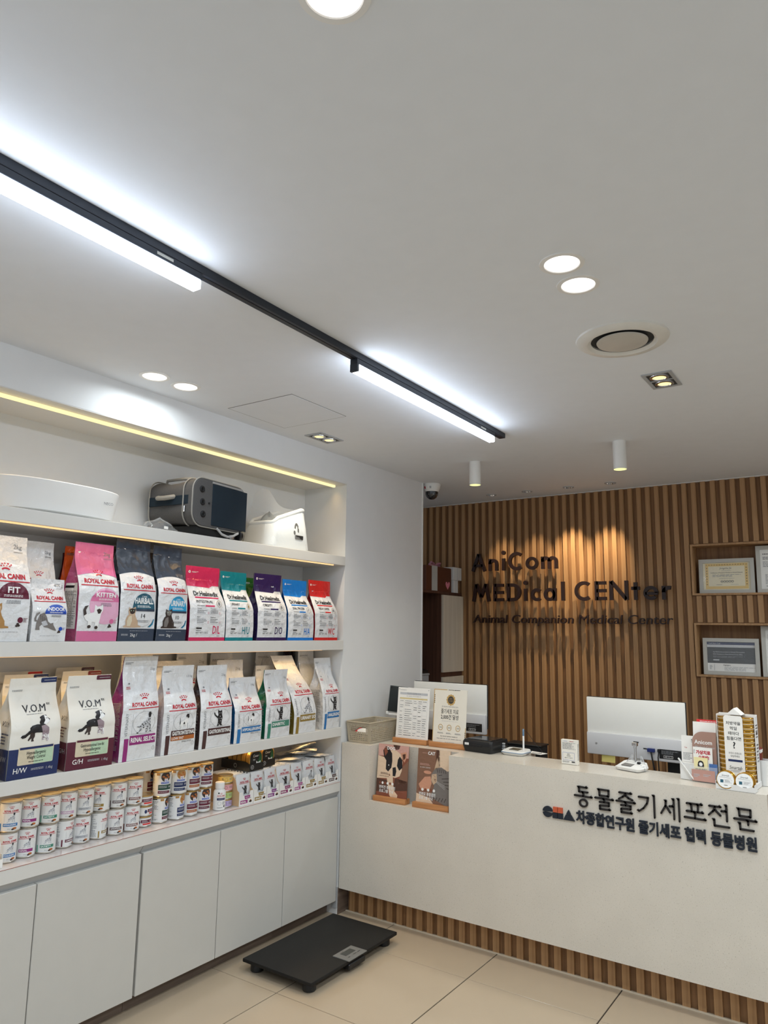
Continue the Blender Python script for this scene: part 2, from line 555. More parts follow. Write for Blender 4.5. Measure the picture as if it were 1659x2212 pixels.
# ------------------------------------------------------------------ ceiling fittings
COOL, NEUT, SPOTC = (0.90, 0.95, 1.0), (0.85, 0.94, 1.0), (1.0, 0.80, 0.52)
LENS = glow('lamp_lens', (255, 246, 236), 1.6)
def downlight(x, y, label, group=None, power=None):
    t = thing('downlight', label, 'downlight', (x, y, ZC), group=group)
    MB().lathe([(0.048, -0.0005), (0.050, -0.004), (0.062, -0.003), (0.063, 0.0)], WHITEP, 32, caps=False).build('trim_ring', t)
    MB().cyl((0, 0, -0.002), 0.048, 0.002, LENS, 32).build('lens', t)
    lamp('lamp', 'AREA', power or P_DOWN, NEUT, (0, 0, -0.0035), parent=t, shape='DISK', size=0.09, spread=math.radians(165))
downlight(-0.66, 0.795, 'round white downlight cut off by the top of the view')
downlight(-0.67, 1.84, 'round downlight of the pair before the air vent, farther from the vent')
downlight(-0.675, 1.987, 'round downlight of the pair before the air vent, nearer the vent')
downlight(-2.42, 1.83, 'round downlight over the shelves, farther from the square access panel', power=P_DOWN * .2)
downlight(-2.41, 1.985, 'round downlight over the shelves, nearer the square access panel', power=P_DOWN * .2)
for x, y in ((-0.66, 0.645), (-2.0, -0.6), (0.9, 1.84), (0.9, 1.987), (0.9, 0.2), (-0.66, -0.8), (0.7, 3.1), (0.7, 4.3)):     # unseen downlights added for fill light; the first pairs with a visible one
    o = MB().lathe([(0.0, -0.002), (0.048, -0.002), (0.050, -0.004), (0.062, -0.003), (0.063, 0.0)], WHITEP, 32, caps=False).build('unseen_downlight', ceiling)
    o.location = (x, y, ZC)
    lamp('lamp', 'AREA', P_DOWN * (2.2 if y > 2.5 else 1.0), NEUT, (0, 0, -0.0045), parent=o, shape='DISK', size=0.09, spread=math.radians(165))

# linear track lights
tr = thing('light_track', 'long black ceiling track running from the shop front towards the slatted wall', 'light track', (-1.535, 0, ZC), rz=math.atan2(0.0385, 3.0))
MB().box((-0.017, 0.1, -0.025), (0.017, 3.385, 0), NAVYM, 0.001).build('rail', tr)
MB().box((-0.004, 0.12, -0.0265), (0.004, 3.37, -0.0245), BLACK).build('slot', tr)
DIFF = glow('tube_diffuser', (226, 238, 255), P_TRACK)
def linear(y0, y1, label):
    a = math.atan2(0.0385, 3.0)
    t = thing('linear_light', label, 'track light', (-1.535 - 0.01283 * y0, y0, ZC), rz=a)
    L = y1 - y0
    MB().box((-0.0165, 0, -0.045), (0.0165, L, -0.0255), NAVYM, 0.001).build('housing', t)
    MB().box((-0.0165, 0, -0.074), (0.0165, 0.012, -0.045), NAVYM).build('end_cap', t)
    MB().box((-0.0163, 0.0122, -0.074), (0.0163, L - 0.002, -0.0452), DIFF, 0.003).build('diffuser', t)
    MB().box((0.0165, L - 0.16, -0.038), (0.0172, L - 0.105, -0.03), M('rating_label', (206, 206, 200), 0.6)).build('rating_label', t)
linear(0.10, 1.30, 'lit linear track light reaching out of view, above the litter tray')
linear(2.06, 3.26, 'lit linear track light at the far end of the black track')

# air vent
t = thing('air_vent', 'round white ceiling air vent with a dished centre plate', 'vent', (-0.685, 2.462, ZC))
MB().lathe([(0.108, 0.0), (0.106, -0.008), (0.118, -0.017), (0.14, -0.016), (0.156, -0.006), (0.158, 0)], M('vent_white', (222, 220, 214), 0.35), 48, caps=False).build('outer_ring', t)
MB().lathe([(0.0, -0.001), (0.108, -0.001)], M('vent_throat', (58, 58, 58), 0.8), 48, caps=False).build('throat', t)
MB().lathe([(0.0, -0.019), (0.05, -0.0185), (0.085, -0.015), (0.087, -0.011), (0.0, -0.009)], M('vent_plate', (196, 192, 184), 0.4), 48, caps=False).build('centre_plate', t)

# twin square spots
def twin(x, y, label):
    t = thing('twin_spot', label, 'ceiling light', (x, y, ZC), group=None)
    b = MB()
    for lo, hi in (((-0.058, -0.098), (-0.044, 0.098)), ((0.044, -0.098), (0.058, 0.098)), ((-0.044, -0.098), (0.044, -0.084)), ((-0.044, 0.084), (0.044, 0.098)), ((-0.044, -0.004), (0.044, 0.004))):
        b.box((lo[0], lo[1], -0.005), (hi[0], hi[1], 0), GREYP, 0.0008)
    b.build('square_frame', t)
    MB().box((-0.044, -0.084, -0.0012), (0.044, 0.084, 0.0), M('spot_well', (62, 62, 62), 0.6)).build('well', t)
    for s in (-1, 1):
        MB().lathe([(0.025, -0.0015), (0.027, -0.0075), (0.037, -0.006), (0.038, -0.0012)], CHROME, 28, (0, s * 0.043, 0), caps=False).build('lamp_ring', t)
        MB().cyl((0, s * 0.043, -0.0045), 0.0255, 0.003, glow('twin_lens%d%d' % (int(x * 10), s), (255, 226, 150), 1.5), 24).build('lens', t)
        lamp('lamp', 'SPOT', P_TWIN, (1.0, 0.88, 0.68), (0, s * 0.043, -0.012), parent=t, spot_size=math.radians(95), spot_blend=0.7, shadow_soft_size=0.02)
twin(-0.672, 2.965, 'square twin spotlight with two warm lamps, beyond the round air vent')
twin(-2.43, 2.957, 'square twin spotlight between the access panel and the end of the shelves')

# surface cylinders
def cylinder(x, y, z, label):
    t = thing('cylinder_light', label, 'ceiling light', (x, y, 0))
    MB().lathe([(0.0335, z), (0.035, z + 0.001), (0.035, ZC), (0.0, ZC)], WHITEP, 32, caps=False).build('tube', t)
    MB().lathe([(0.0, z + 0.006), (0.0335, z + 0.006), (0.0335, z)], glow('cyl_lens%d' % int(x * 10), (252, 250, 170), 1.0), 32, caps=False).build('lens', t)
    lamp('lamp', 'SPOT', P_CYL, (1.0, 0.9, 0.66), (0, 0, z - 0.004), parent=t, spot_size=math.radians(100), spot_blend=0.8, shadow_soft_size=0.03)
cylinder(-1.994, 3.882, 2.421, 'white ceiling cylinder lamp nearer the dome camera')
cylinder(-1.108, 3.85, 2.412, 'white ceiling cylinder lamp farther from the dome camera')

# adjustable wall washers
def washer(x, y, label, aim, power):
    t = thing('recessed_spot', label, 'spotlight', (x, y, ZC), group=None)
    MB().lathe([(0.026, -0.001), (0.028, -0.006), (0.038, -0.005), (0.04, 0)], GREYP, 28, caps=False).build('trim_ring', t)
    MB().cyl((0, 0, -0.001), 0.027, 0.001, GREYP, 24).build('well', t)
    d = Vector(aim) - Vector((x, y, ZC))
    q = d.to_track_quat('-Z', 'Y')
    o = MB().lathe([(0, -0.003), (0.018, -0.003), (0.021, 0.012), (0.0, 0.014)], CHROME, 20, caps=False).build('lamp_head', t)
    o.location = (0, 0.0, -0.004)
    o.rotation_euler = q.to_euler()
    MB().cyl((0, 0, -0.0045), 0.019, 0.002, LENS, 20).build('lens', t)
    lamp('lamp', 'SPOT', power, SPOTC, (0, 0, -0.012), q.to_euler(), t, spot_size=math.radians(48), spot_blend=1.0, shadow_soft_size=0.012)
washer(-2.387, 4.911, 'recessed ceiling spot nearest the dome camera, before the slatted wall', (-2.40, 5.15, 1.8), P_SPOT * 0.42)
washer(-2.098, 4.911, 'second recessed ceiling spot from the dome camera, before the slatted wall', (-2.15, 5.15, 1.85), P_SPOT * 0.42)
washer(-1.783, 4.911, 'third recessed ceiling spot from the dome camera, before the slatted wall', (-1.89, 5.15, 1.95), P_SPOT)
washer(-1.485, 4.911, 'fourth recessed ceiling spot from the dome camera, before the slatted wall', (-1.64, 5.15, 1.92), P_SPOT)

# dome camera
t = thing('dome_camera', 'white dome security camera with a small red sticker, at the wall corner', 'camera', (-2.575, 4.345, ZC))
MB().lathe([(0.062, 0), (0.064, -0.006), (0.06, -0.03), (0.047, -0.055), (0.0, -0.056)], WHITEP, 36, caps=False).build('housing', t)
MB().lathe([(0.046, -0.054), (0.044, -0.075), (0.034, -0.095), (0.018, -0.106), (0.0, -0.109)], M('dome_smoke', (40, 42, 46), 0.08, coat=0.8), 32, caps=False).build('dome', t)
led_me = MB().lathe([(0, 0), (0.004, 0), (0.003, 0.003), (0, 0.003)], GREYP, 8).mesh('infrared_led')
for i in range(8):
    a = i * PI / 4
    link('infrared_led', led_me, t).location = (0.043 * cos(a), 0.043 * sin(a), -0.079)
for a0, m, wd in ((-1.95, M('sticker_red', (190, 40, 60), 0.5), 0.22), (-1.2, GREYP, 0.22)):
    MB().grid(lambda u, v: ((0.0628 - 0.005 * v) * cos(a0 + wd * (u - .5)), (0.0628 - 0.005 * v) * sin(a0 + wd * (u - .5)), -0.022 - 0.016 * v), 5, 2, m).build('sticker', t)
# ------------------------------------------------------------------ print colours
def ink(name, rgb, rough=0.3, coat=0.15): return M('ink_' + name, rgb, rough, var=0.02, coat=coat, bump=0.3, bs=42)
RED, INK, GRY, WHT = ink('red', (188, 22, 44)), ink('black', (30, 29, 32)), ink('grey', (128, 130, 134)), ink('white', (240, 240, 238))
PALE = ink('pale_grey', (190, 192, 196))
MAG, BLU, GRN, GLD, BRN, MAR, ORG = ink('magenta', (146, 44, 118)), ink('blue', (28, 112, 176)), ink('green', (62, 134, 112)), ink('gold', (146, 120, 52)), ink('brown', (72, 42, 42)), ink('maroon', (98, 22, 48)), ink('orange', (176, 100, 44))
TEAL, PINK, PURP, SKY, SCAR, NAVY, SLATE = ink('teal', (12, 128, 140)), ink('pink', (208, 44, 92)), ink('purple', (48, 28, 86)), ink('sky', (24, 126, 214)), ink('scarlet', (212, 44, 42)), ink('navy', (26, 42, 88)), ink('slate', (52, 64, 82))
ROSE, ROSEL = ink('rose', (214, 112, 156)), ink('light_rose', (226, 172, 198))
COB, AQUA, DTEAL = ink('cobalt', (34, 78, 180)), ink('aqua', (42, 154, 200)), ink('deep_teal', (42, 92, 112))
CRM, MINT = ink('cream', (214, 202, 176)), ink('mint', (186, 212, 182))
TAN, GING, DKBR = ink('tan', (196, 168, 140)), ink('ginger', (176, 132, 76)), ink('dark_fur', (58, 46, 42))
FUR, MAUVE = ink('grey_fur', (122, 116, 112)), ink('mauve_fur', (150, 132, 138))

def foil(name, rgb, rough=0.22):
    return M('foil_' + name, rgb, rough, var=0.03, coat=0.45, bump=0.8, bs=38)
BAGW = foil('white', (226, 227, 228))

# ------------------------------------------------------------------ small drawings
def T(P, pts, x, y, s, m, fx=1, rot=0.0):
    c, d = cos(rot), sin(rot)
    return P.poly([(x + (a * fx * c - b * d) * s, y + (a * fx * d + b * c) * s) for a, b in pts], m)
def collie(P, x, y, s):
    T(P, [(0, .16), (.06, .10), (.16, .12), (.26, .22), (.34, .26), (.34, .42), (.24, .36), (.14, .24), (.04, .22)], x, y, s, INK)         # tail
    T(P, [(0, .16), (.04, .22), (.0, .24), (-.03, .2)], x, y, s, WHT)
    T(P, [(.28, .48), (.36, .56), (.52, .60), (.68, .58), (.78, .52), (.80, .36), (.70, .26), (.52, .28), (.42, .26), (.30, .30)], x, y, s, INK)  # body
    T(P, [(.32, .34), (.46, .32), (.46, .14), (.42, .04), (.44, -.04), (.36, -.05), (.36, .08), (.30, .02), (.28, -.02), (.24, .02), (.30, .16)], x, y, s, DKBR)
    P.up()
    T(P, [(.66, .52), (.80, .56), (.92, .44), (.93, .22), (.88, .12), (.94, -.08), (.86, -.08), (.82, .10), (.78, -.02), (.70, -.03), (.72, .14), (.70, .30)], x, y, s, MAUVE)
    T(P, [(.68, .16), (.82, .20), (.92, .18), (.95, -.08), (.87, -.08), (.83, .08), (.78, -.04), (.71, -.04), (.74, .1)], x, y, s, WHT)
    T(P, [(.62, .86), (.66, .78), (.60, .66), (.64, .56), (.78, .54), (.88, .62), (.96, .70), (.95, .78), (.88, .82), (.86, .92), (.74, .92)], x, y, s, INK)   # head
    P.up()
    T(P, [(.78, .92), (.86, .88), (.88, .80), (.96, .74), (.94, .66), (.82, .56), (.74, .60), (.80, .72)], x, y, s, WHT)
    P.up()
    P.ell(x + .945 * s, y + .75 * s, .022 * s, .02 * s, INK, 8); P.ell(x + .845 * s, y + .80 * s, .016 * s, .016 * s, INK, 8)
    P.up(-3)
def dalmatian(P, x, y, s, simple=False):
    m = PALE
    T(P, [(.22, .30), (.40, .50), (.62, .62), (.72, .74), (.70, .92), (.78, 1.0), (.88, .98), (.90, .86), (.88, .66), (.90, .40), (.90, .10), (.98, .04), (.84, .04), (.82, .34), (.74, .34), (.72, .06), (.62, .06), (.66, .32), (.50, .24), (.42, .10), (.36, .24), (.22, .10), (.10, .02), (.20, .02), (.34, .12)], x, y, s, m)
    P.up()
    T(P, [(.74, .98), (.84, 1.0), (.90, .9), (.86, .74), (.78, .7), (.72, .86)], x, y, s, INK)
    R = random.Random(5)
    for a, b in ([(.34, .38), (.5, .5), (.7, .56), (.86, .5), (.8, .36)] if simple else [(.30, .32), (.38, .42), (.46, .36), (.52, .5), (.58, .42), (.64, .54), (.7, .46), (.76, .58), (.84, .5), (.80, .40), (.86, .34), (.66, .18), (.70, .28), (.86, .18), (.28, .14), (.48, .26), (.84, .64), (.76, .64)]):
        P.ell(x + a * s, y + b * s, s * R.uniform(.022, .045), s * R.uniform(.02, .035), INK, 7)
    if not simple:
        P.line([(x + (.1 + .0) * s, y + .32 * s), (x + .22 * s, y + .30 * s), (x + .3 * s, y + .34 * s)], s * .025, INK)
        P.line([(x + .22 * s, y + .06 * s), (x + .36 * s, y + .2 * s)], s * .02, INK)
        P.line([(x + .9 * s, y + .1 * s), (x + .9 * s, y + .36 * s)], s * .02, INK)
        P.line([(x + .74 * s, y + .06 * s), (x + .75 * s, y + .32 * s)], s * .02, INK)
        P.ell(x + .14 * s, y + .02 * s, .06 * s, .025 * s, INK, 8); P.ell(x + .66 * s, y + .05 * s, .05 * s, .02 * s, INK, 8); P.ell(x + .92 * s, y + .05 * s, .06 * s, .02 * s, INK, 8)
    P.up(-1)
def terrier(P, x, y, s):
    T(P, [(.26, .12), (.34, .50), (.60, .56), (.74, .70), (.92, .66), (.98, .5), (.86, .4), (.84, .12), (.76, .02), (.70, .30), (.52, .30), (.44, .04), (.34, .04), (.38, .24)], x, y, s, WHT)
    P.up()
    T(P, [(.70, .78), (.80, .92), (.96, .90), (1.0, .70), (.9, .66), (.84, .74)], x, y, s, INK)
    T(P, [(.24, .76), (.28, .70), (.32, .50), (.28, .34), (.24, .42), (.28, .54)], x, y, s, INK)
    T(P, [(.52, .36), (.58, .50), (.66, .42), (.64, .34)], x, y, s, INK)
    P.line([(x + .84 * s, y + .06 * s), (x + .88 * s, y + .4 * s)], s * .02, INK)
    P.line([(x + .4 * s, y + .02 * s), (x + .36 * s, y + .3 * s)], s * .012, GRY)
    P.up(-1)
def tabby(P, x, y, s, m=None, m2=None):
    """cat on its hind legs, one paw raised"""
    m, m2 = m or INK, m2 or PALE
    T(P, [(.34, .0), (.50, .02), (.52, .12), (.62, .02), (.82, .02), (.72, .10), (.74, .30), (.80, .52), (.76, .68), (.78, .84), (.74, .98), (.66, .90), (.54, .92), (.46, 1.0), (.44, .84), (.46, .66), (.36, .60), (.24, .72), (.16, .86), (.10, .84), (.12, .70), (.26, .56), (.40, .46), (.42, .30), (.40, .14)], x, y, s, m)
    P.up()
    for a, b, r in ((.54, .78, .035), (.68, .78, .035), (.6, .58, .04), (.68, .44, .05), (.5, .46, .03), (.62, .3, .04), (.2, .72, .025), (.46, .14, .03)):
        P.ell(x + a * s, y + b * s, r * s, r * s * .6, m2, 7)
    P.up(-1)
def sit_cat(P, x, y, s, m, face, belly):
    T(P, [(.10, .0), (.10, .06), (.20, .12), (.18, .34), (.26, .52), (.34, .58), (.30, .72), (.34, .92), (.42, .86), (.56, .88), (.68, .94), (.70, .74), (.66, .62), (.72, .46), (.84, .28), (.86, .10), (1.0, .08), (1.02, .02), (.7, .0)], x, y, s, m)
    P.up()
    T(P, [(.34, .80), (.50, .86), (.66, .80), (.64, .66), (.54, .60), (.42, .62)], x, y, s, face)
    T(P, [(.34, .48), (.48, .54), (.52, .3), (.44, .06), (.28, .06), (.26, .3)], x, y, s, belly)
    P.up()
    for a in (.44, .57): P.ell(x + a * s, y + .755 * s, .025 * s, .022 * s, MINT, 8)
    P.up(-2)
def walk_cat(P, x, y, s, m, m2, m3):
    T(P, [(.06, .50), (.02, .74), (.10, .90), (.26, .94), (.20, .86), (.14, .74), (.22, .56), (.34, .62), (.50, .66), (.54, .98), (.64, .90), (.78, .92), (.92, 1.0), (.92, .74), (.84, .60), (.80, .36), (.74, .02), (.60, .0), (.58, .24), (.44, .26), (.40, .06), (.26, .04), (.26, .28), (.14, .34)], x, y, s, m)
    P.up()
    T(P, [(.06, .5), (.02, .74), (.10, .9), (.26, .94), (.2, .86), (.14, .74), (.18, .58)], x, y, s, m2)
    T(P, [(.62, .76), (.74, .82), (.86, .76), (.80, .62), (.70, .6)], x, y, s, m2)
    for a, b in ((.66, .03), (.33, .06)): P.ell(x + a * s, y + b * s, .08 * s, .07 * s, m3, 8)
    P.up(-1)
def stretch_cat(P, x, y, s):
    T(P, [(.02, .44), (.0, .56), (.08, .78), (.20, .84), (.24, .80), (.10, .66), (.08, .52), (.16, .44)], x, y, s, FUR)
    T(P, [(.08, .08), (.10, .40), (.22, .74), (.40, .82), (.52, .66), (.60, .44), (.72, .36), (.84, .40), (.86, .30), (1.0, .10), (1.02, .05), (.86, .08), (.62, .18), (.44, .20), (.36, .34), (.24, .22), (.26, .08)], x, y, s, FUR)
    P.up()
    T(P, [(.30, .42), (.5, .5), (.6, .3), (.4, .24)], x, y, s, PALE)
    for i in range(4): P.line([(x + (.24 + .08 * i) * s, y + (.74 - .05 * i) * s), (x + (.28 + .08 * i) * s, y + (.52 - .05 * i) * s)], s * .018, DKBR)
    P.up(-1)
def kibble(P, x, y, s):
    for a, b in ((0, 0), (.8, .15), (.35, .7)): P.ell(x + a * s, y + b * s, s * .55, s * .45, DKBR, 9)

def crown(P, x, y, w, m=None):
    m = m or RED
    for i, k in enumerate((-1, -.5, 0, .5, 1)):
        P.ell(x + k * w * .46, y + w * (.46 - .1 * k * k), w * .068, w * .068, m, 8)
    for k in (-.78, -.27, .27, .78):
        P.ell(x + k * w * .42, y + w * (.30 - .07 * k * k), w * .062, w * .062, m, 8)
    P.ring(x, y - w * .18, w * .40, w * .34, w * .12, m, 10, PI * .2, PI * .8)
def rc_logo(P, x, y, w, line=(-.06, 1.0), m=None):
    """red crown, name and rule; x, y: middle of the baseline of the name, w: its width"""
    crown(P, x, y + w * .235, w * .34, m)
    P.text('ROYAL CANIN', x, y, w * .125, m or RED, bold=0.04, wid=w)
    P.rect(x - w * .62, y - w * .085, x + w * .62, y - w * .055, m or RED)

# ------------------------------------------------------------------ kibble bags
class Bag:
    def __init__(s, W, H, D, wt=0.96, pinch=0.0, lean=(0, 0), taper=0.45, top=0.9, amp=0.0035, seed=0, belly=0.006):
        s.W, s.H, s.D, s.wt, s.pinch, s.lean, s.taper, s.top, s.amp, s.belly = W, H, D, wt, pinch, lean, taper, top, amp, belly
        s.off = Vector((seed * 3.17, seed * 1.71, seed * 2.3))
    def half(s, t):
        k = max(0.0, min(1.0, (t - 0.4) / 0.6))
        w = s.W / 2 * (1 + (s.wt - 1) * k)
        return w * (1 - s.pinch * math.exp(-((t - 0.72) / 0.13) ** 2))
    def deep(s, t):
        d = s.D / 2
        if t <= s.taper: return d * (0.94 + 0.06 * sin(PI * t / s.taper))
        k = min(1.0, (t - s.taper) / (s.top - s.taper))
        return d * 0.94 * (1 - k * k * (3 - 2 * k)) + 0.0016
    def shift(s, t):
        k = max(0.0, t - 0.25) / 0.75
        return s.lean[0] * k ** 1.4, s.lean[1] * k ** 1.4
    def wr(s, x, z, sgn=1):
        t = z / s.H
        a = s.amp * 1.3 * (0.25 + 1.1 * max(0, min(1, (t - 0.25) / 0.4))) * (0.3 if t > s.top else 1.0)
        p = Vector((x * 13, z * 8, sgn * 4.0)) + s.off
        v = noise.noise(p) + 0.6 * (0.5 - abs(noise.noise(p * 2.1 + Vector((5, 2, 1))))) * 1.6
        return a * v
    def front(s, x, z, lift=0.0, sgn=1):
        t = max(0.0, min(1.0, z / s.H))
        w = s.half(t)
        x = max(-w, min(w, x))
        u = x / w
        d = s.deep(t)
        edge = min(1.0, (1 - abs(u)) * 6)
        bul = s.belly * (1 - u * u) * sin(PI * min(1, t / 0.85)) if t < 0.85 else 0
        sx, sy = s.shift(t)
        return (sgn * (d + bul + s.wr(x, z, sgn) * edge + lift) + sx, x + sy, z)
    def build(s, parent, body, gusset=None, rcorner=0.0):
        nz, nx = 46, 23
        b = MB()
        b.grid(lambda u, v: s.front((u * 2 - 1) * s.half(v), v * s.H), nx, nz, body)
        b.grid(lambda u, v: s.front((1 - u * 2) * s.half(v), v * s.H, 0, -1), nx, nz, body)
        # bottom and top seams
        def flat(z):
            return lambda u, v: tuple(s.front((u * 2 - 1) * s.half(z / s.H), z, 0, 1 if v < 0.5 else -1))
        b.grid(lambda u, v: flat(0)(u, 1 - v), nx, 2, body)
        b.grid(flat(s.H), nx, 2, body)
        o = b.build('bag_body', parent)
        g = gusset or body
        for sd in (-1, 1):
            q = MB()
            def side(u, v):
                t = v
                d = s.deep(t)
                f = s.front(sd * s.half(t), t * s.H)
                k = s.front(sd * s.half(t), t * s.H, 0, -1)
                fold = ((s.D / 2 - d) * 0.8 + 0.006) * min(1.0, d / (s.D * 0.2))
                c = 1 - abs(u * 2 - 1)
                return (f[0] + (k[0] - f[0]) * u, f[1] + (k[1] - f[1]) * u - sd * fold * c + sd * 0.002 * noise.noise(Vector((u * 3, t * 9, sd)) + s.off), f[2])
            q.grid(side if sd > 0 else (lambda u, v: side(1 - u, v)), 7, nz, g)
            q.build('side_gusset', parent)
        return o
    def print(s, cell=0.009):
        return Print(lambda x, y, l: s.front(x, y, l), cell, 0.0009, 0.00035)
    def side_print(s, sd=-1):
        """print on the gusset that faces the shop front: x runs from back (0) to front (1)"""
        def f(x, y, l):
            t = max(0, min(1, y / s.H))
            fr, bk = s.front(sd * s.half(t), y), s.front(sd * s.half(t), y, 0, -1)
            fold = ((s.D / 2 - s.deep(t)) * 0.8 + 0.006) * min(1.0, s.deep(t) / (s.D * 0.2))
            c = 1 - abs(x * 2 - 1)
            return (bk[0] + (fr[0] - bk[0]) * x, fr[1] - sd * fold * c + sd * (l + 0.002 + 0.002 * noise.noise(Vector(((1 - x) * 3, t * 9, sd)) + s.off)), fr[2])
        return Print(f, 0.05)

def vet_bag(label, pos, W, H, D, band, name, animal, gusset, name2=None, band2=None, size='2 kg', sub=None, shift=0.0, **kw):
    """white veterinary-diet bag: red crown logo, drawing in a thin frame, coloured name band and stripe"""
    t = thing('kibble_bag', label, 'bag', pos[:3], rz=pos[3] if len(pos) > 3 else 0, group='white kibble bags on the third shelf')
    B = Bag(W, H, D, **kw)
    B.build(t, BAGW, gusset)
    P = B.print()
    w = W * 0.70
    cx = W * (0.08 + shift)
    rc_logo(P, cx, H * .515, w)
    P.text('VETERINARY', -W * .335, H * .345, W * .066, GRY, rot=PI / 2, wid=H * .22)
    x0, y0, fs = cx - W * .30, H * .255, W * .62
    P.line([(x0, y0), (x0, y0 + H * .19)], .0007, GRY); P.line([(x0, y0), (x0 + fs, y0)], .0007, GRY)
    P.ring(x0 + fs * .52, y0 + H * .10, fs * .50, H * .11, .0009, GRY, 22)
    P.up()
    animal(P, x0 + fs * .14, y0 + H * .002, min(fs * .95, H * .20))
    hb = H * .085
    P.rect(cx - W * .34, H * .15, W * .46, H * .15 + hb * (1.35 if name2 else 1.05), band)
    if name2: P.up(); P.rect(cx - W * .34, H * .15, W * .46, H * .15 + hb * .55, band2); P.up(-1)
    P.rect(-W * .40, H * .0, -W * .29, H * .215, band)
    P.up(2)
    wd = min(W * .062 * len(name), W * .69)
    P.text(name, cx - W * .31, H * .15 + hb * (.72 if name2 else .30), hb * .5, WHT, 'l', bold=0.03, wid=wd)
    if name2: P.text(name2, cx - W * .31, H * .15 + hb * .13, hb * .33, WHT, 'l', bold=.02, wid=W * .05 * len(name2))
    P.text(size, W * .36, H * .86, W * .055, GRY)
    P.fine(-W * .44, H * .92, -W * .22, H * .945, GRY, 2, 3)
    P.fine(-W * .45, H * .905, W * .46, H * .908, PALE, 1, 2)
    P.fine(-W * .40, H * .68, -W * .24, H * .71, RED, 2, 9); P.ell(-W * .32, H * .735, W * .03, W * .02, GRY, 8)
    if sub: P.text(sub, cx + W * .14, H * .122, W * .035, INK)
    P.ring(W * .42, H * .10, W * .035, W * .05, .001, GRY, 12)
    P.build('front_print', t)
    S = B.side_print()
    S.fine(.15, H * .10, .85, H * .55, PALE if gusset is not BAGW else GRY, 34, 4, .35)
    S.build('side_print', t)
    return t

XF = -2.607
def at(y0, y1, D, dx=0.0, z=0.993, xf=XF): return (xf - D / 2 - dx, (y0 + y1) / 2, z, 0)
F_MAG, F_BRN, F_BLU, F_GRN, F_GLD, F_PUR = foil('magenta', (132, 40, 108), .18), foil('dark_brown', (56, 38, 42), .18), foil('blue', (22, 92, 152), .18), foil('green', (24, 104, 74), .18), foil('olive', (132, 110, 44), .18), foil('purple', (48, 30, 84), .2)
vet_bag('tall white bag with a magenta side and seated spotted dog, on the third shelf', at(1.928, 2.103, .10), .18, .42, .10, MAG, 'RENAL SELECT', dalmatian, F_MAG, amp=.004, seed=1, lean=(0, .028), pinch=.03)
vet_bag('white bag with brown and orange name bands and a terrier, on the third shelf', at(2.138, 2.318, .10), .185, .375, .10, BRN, 'GASTROINTESTINAL', terrier, BAGW, 'LOW FAT', ORG, '1.5 kg', 'SMALL DOGS', amp=.004, seed=2, pinch=.06, lean=(0, .02))
vet_bag('white bag with a dark brown side, brown stripe and upright tabby cat', at(2.348, 2.540, .11), .195, .37, .11, BRN, 'GASTROINTESTINAL', tabby, F_BRN, seed=3, amp=.005, pinch=.08, lean=(0, .01))
vet_bag('shorter white bag with a shiny blue side, blue name band and terrier', at(2.560, 2.752, .11), .185, .305, .11, BLU, 'HYPOALLERGENIC', terrier, F_BLU, size='1 kg', sub='SMALL DOGS', seed=4, amp=.004)
vet_bag('white bag with a shiny green side and green name band, leaning over', at(2.775, 2.958, .10), .185, .335, .10, GRN, 'DIABETIC', tabby, F_GRN, seed=5, amp=.005, pinch=.05, lean=(.0, .028))
vet_bag('white bag with an olive gold side and name band, tipping away backwards', at(2.992, 3.172, .11), .18, .40, .11, GLD, 'URINARY S/O', dalmatian, F_GLD, seed=6, amp=.005, lean=(-.095, -.045), pinch=.05)
vet_bag('white bag with a blue stripe and upright cat, last on the third shelf', at(3.232, 3.382, .11), .15, .385, .11, BLU, 'ANALLERGENIC', tabby, BAGW, seed=8, amp=.004, pinch=.10, lean=(-.02, -.005))

# plain bag tops standing in the second row of the third shelf
def rear_bag(label, y0, y1, z, H, mat, group, mark=None, dx=0.0, seed=0, lean=(0, 0), x=-2.79, D=.09, dots=None, name='kibble_bag'):
    t = thing(name, label, 'bag', (x + dx, (y0 + y1) / 2, z), group=group)
    B = Bag(y1 - y0, H, D, amp=.005, seed=seed, lean=lean)
    B.build(t, mat)
    W = y1 - y0
    P = B.print()
    if mark == 'crown':
        rc_logo(P, 0, H * .56, W * .7)
        P.text('2 kg', W * .3, H * .87, W * .07, GRY); P.fine(-W * .44, H * .92, -W * .2, H * .945, GRY, 2, 5)
        P.fine(-W * .3, H * .25, W * .3, H * .4, GRY, 6, 2)
    elif mark:
        P.fine(-W * .4, H * .9, W * .1, H * .93, mark, 2, seed)
    P.build('front_print', t)
    return t
RG3 = 'bags in the rear row of the third shelf'
rear_bag('pale bag behind the magenta-sided bag, lit orange by the shelf strip', 2.03, 2.20, .993, .42, BAGW, RG3, 'crown', seed=11, x=-2.782)
rear_bag('pale bag showing its crown logo between the magenta-sided and terrier bags', 2.215, 2.38, .993, .39, BAGW, RG3, 'crown', seed=12, x=-2.782)
rear_bag('dim tall bag against the niche back, behind the terrier bag', 2.42, 2.62, .993, .425, BAGW, RG3, 'crown', seed=13, x=-2.885, D=.06)
rear_bag('dim bag against the niche back, behind the brown-sided cat bag', 2.64, 2.80, .993, .415, BAGW, RG3, GRY, seed=14, x=-2.885, D=.06)
rear_bag('pale bag lit by the strip, behind the brown-sided cat bag', 2.59, 2.775, .993, .385, BAGW, RG3, 'crown', seed=15, x=-2.782)
rear_bag('dim crumpled bag against the niche back, behind the short blue-sided bag', 2.97, 3.15, .993, .425, BAGW, RG3, GRY, seed=16, x=-2.885, D=.06)
rear_bag('pale bag with its top edge lit, behind the green-sided bag', 2.87, 3.01, .993, .35, BAGW, RG3, 'crown', seed=17, x=-2.785)
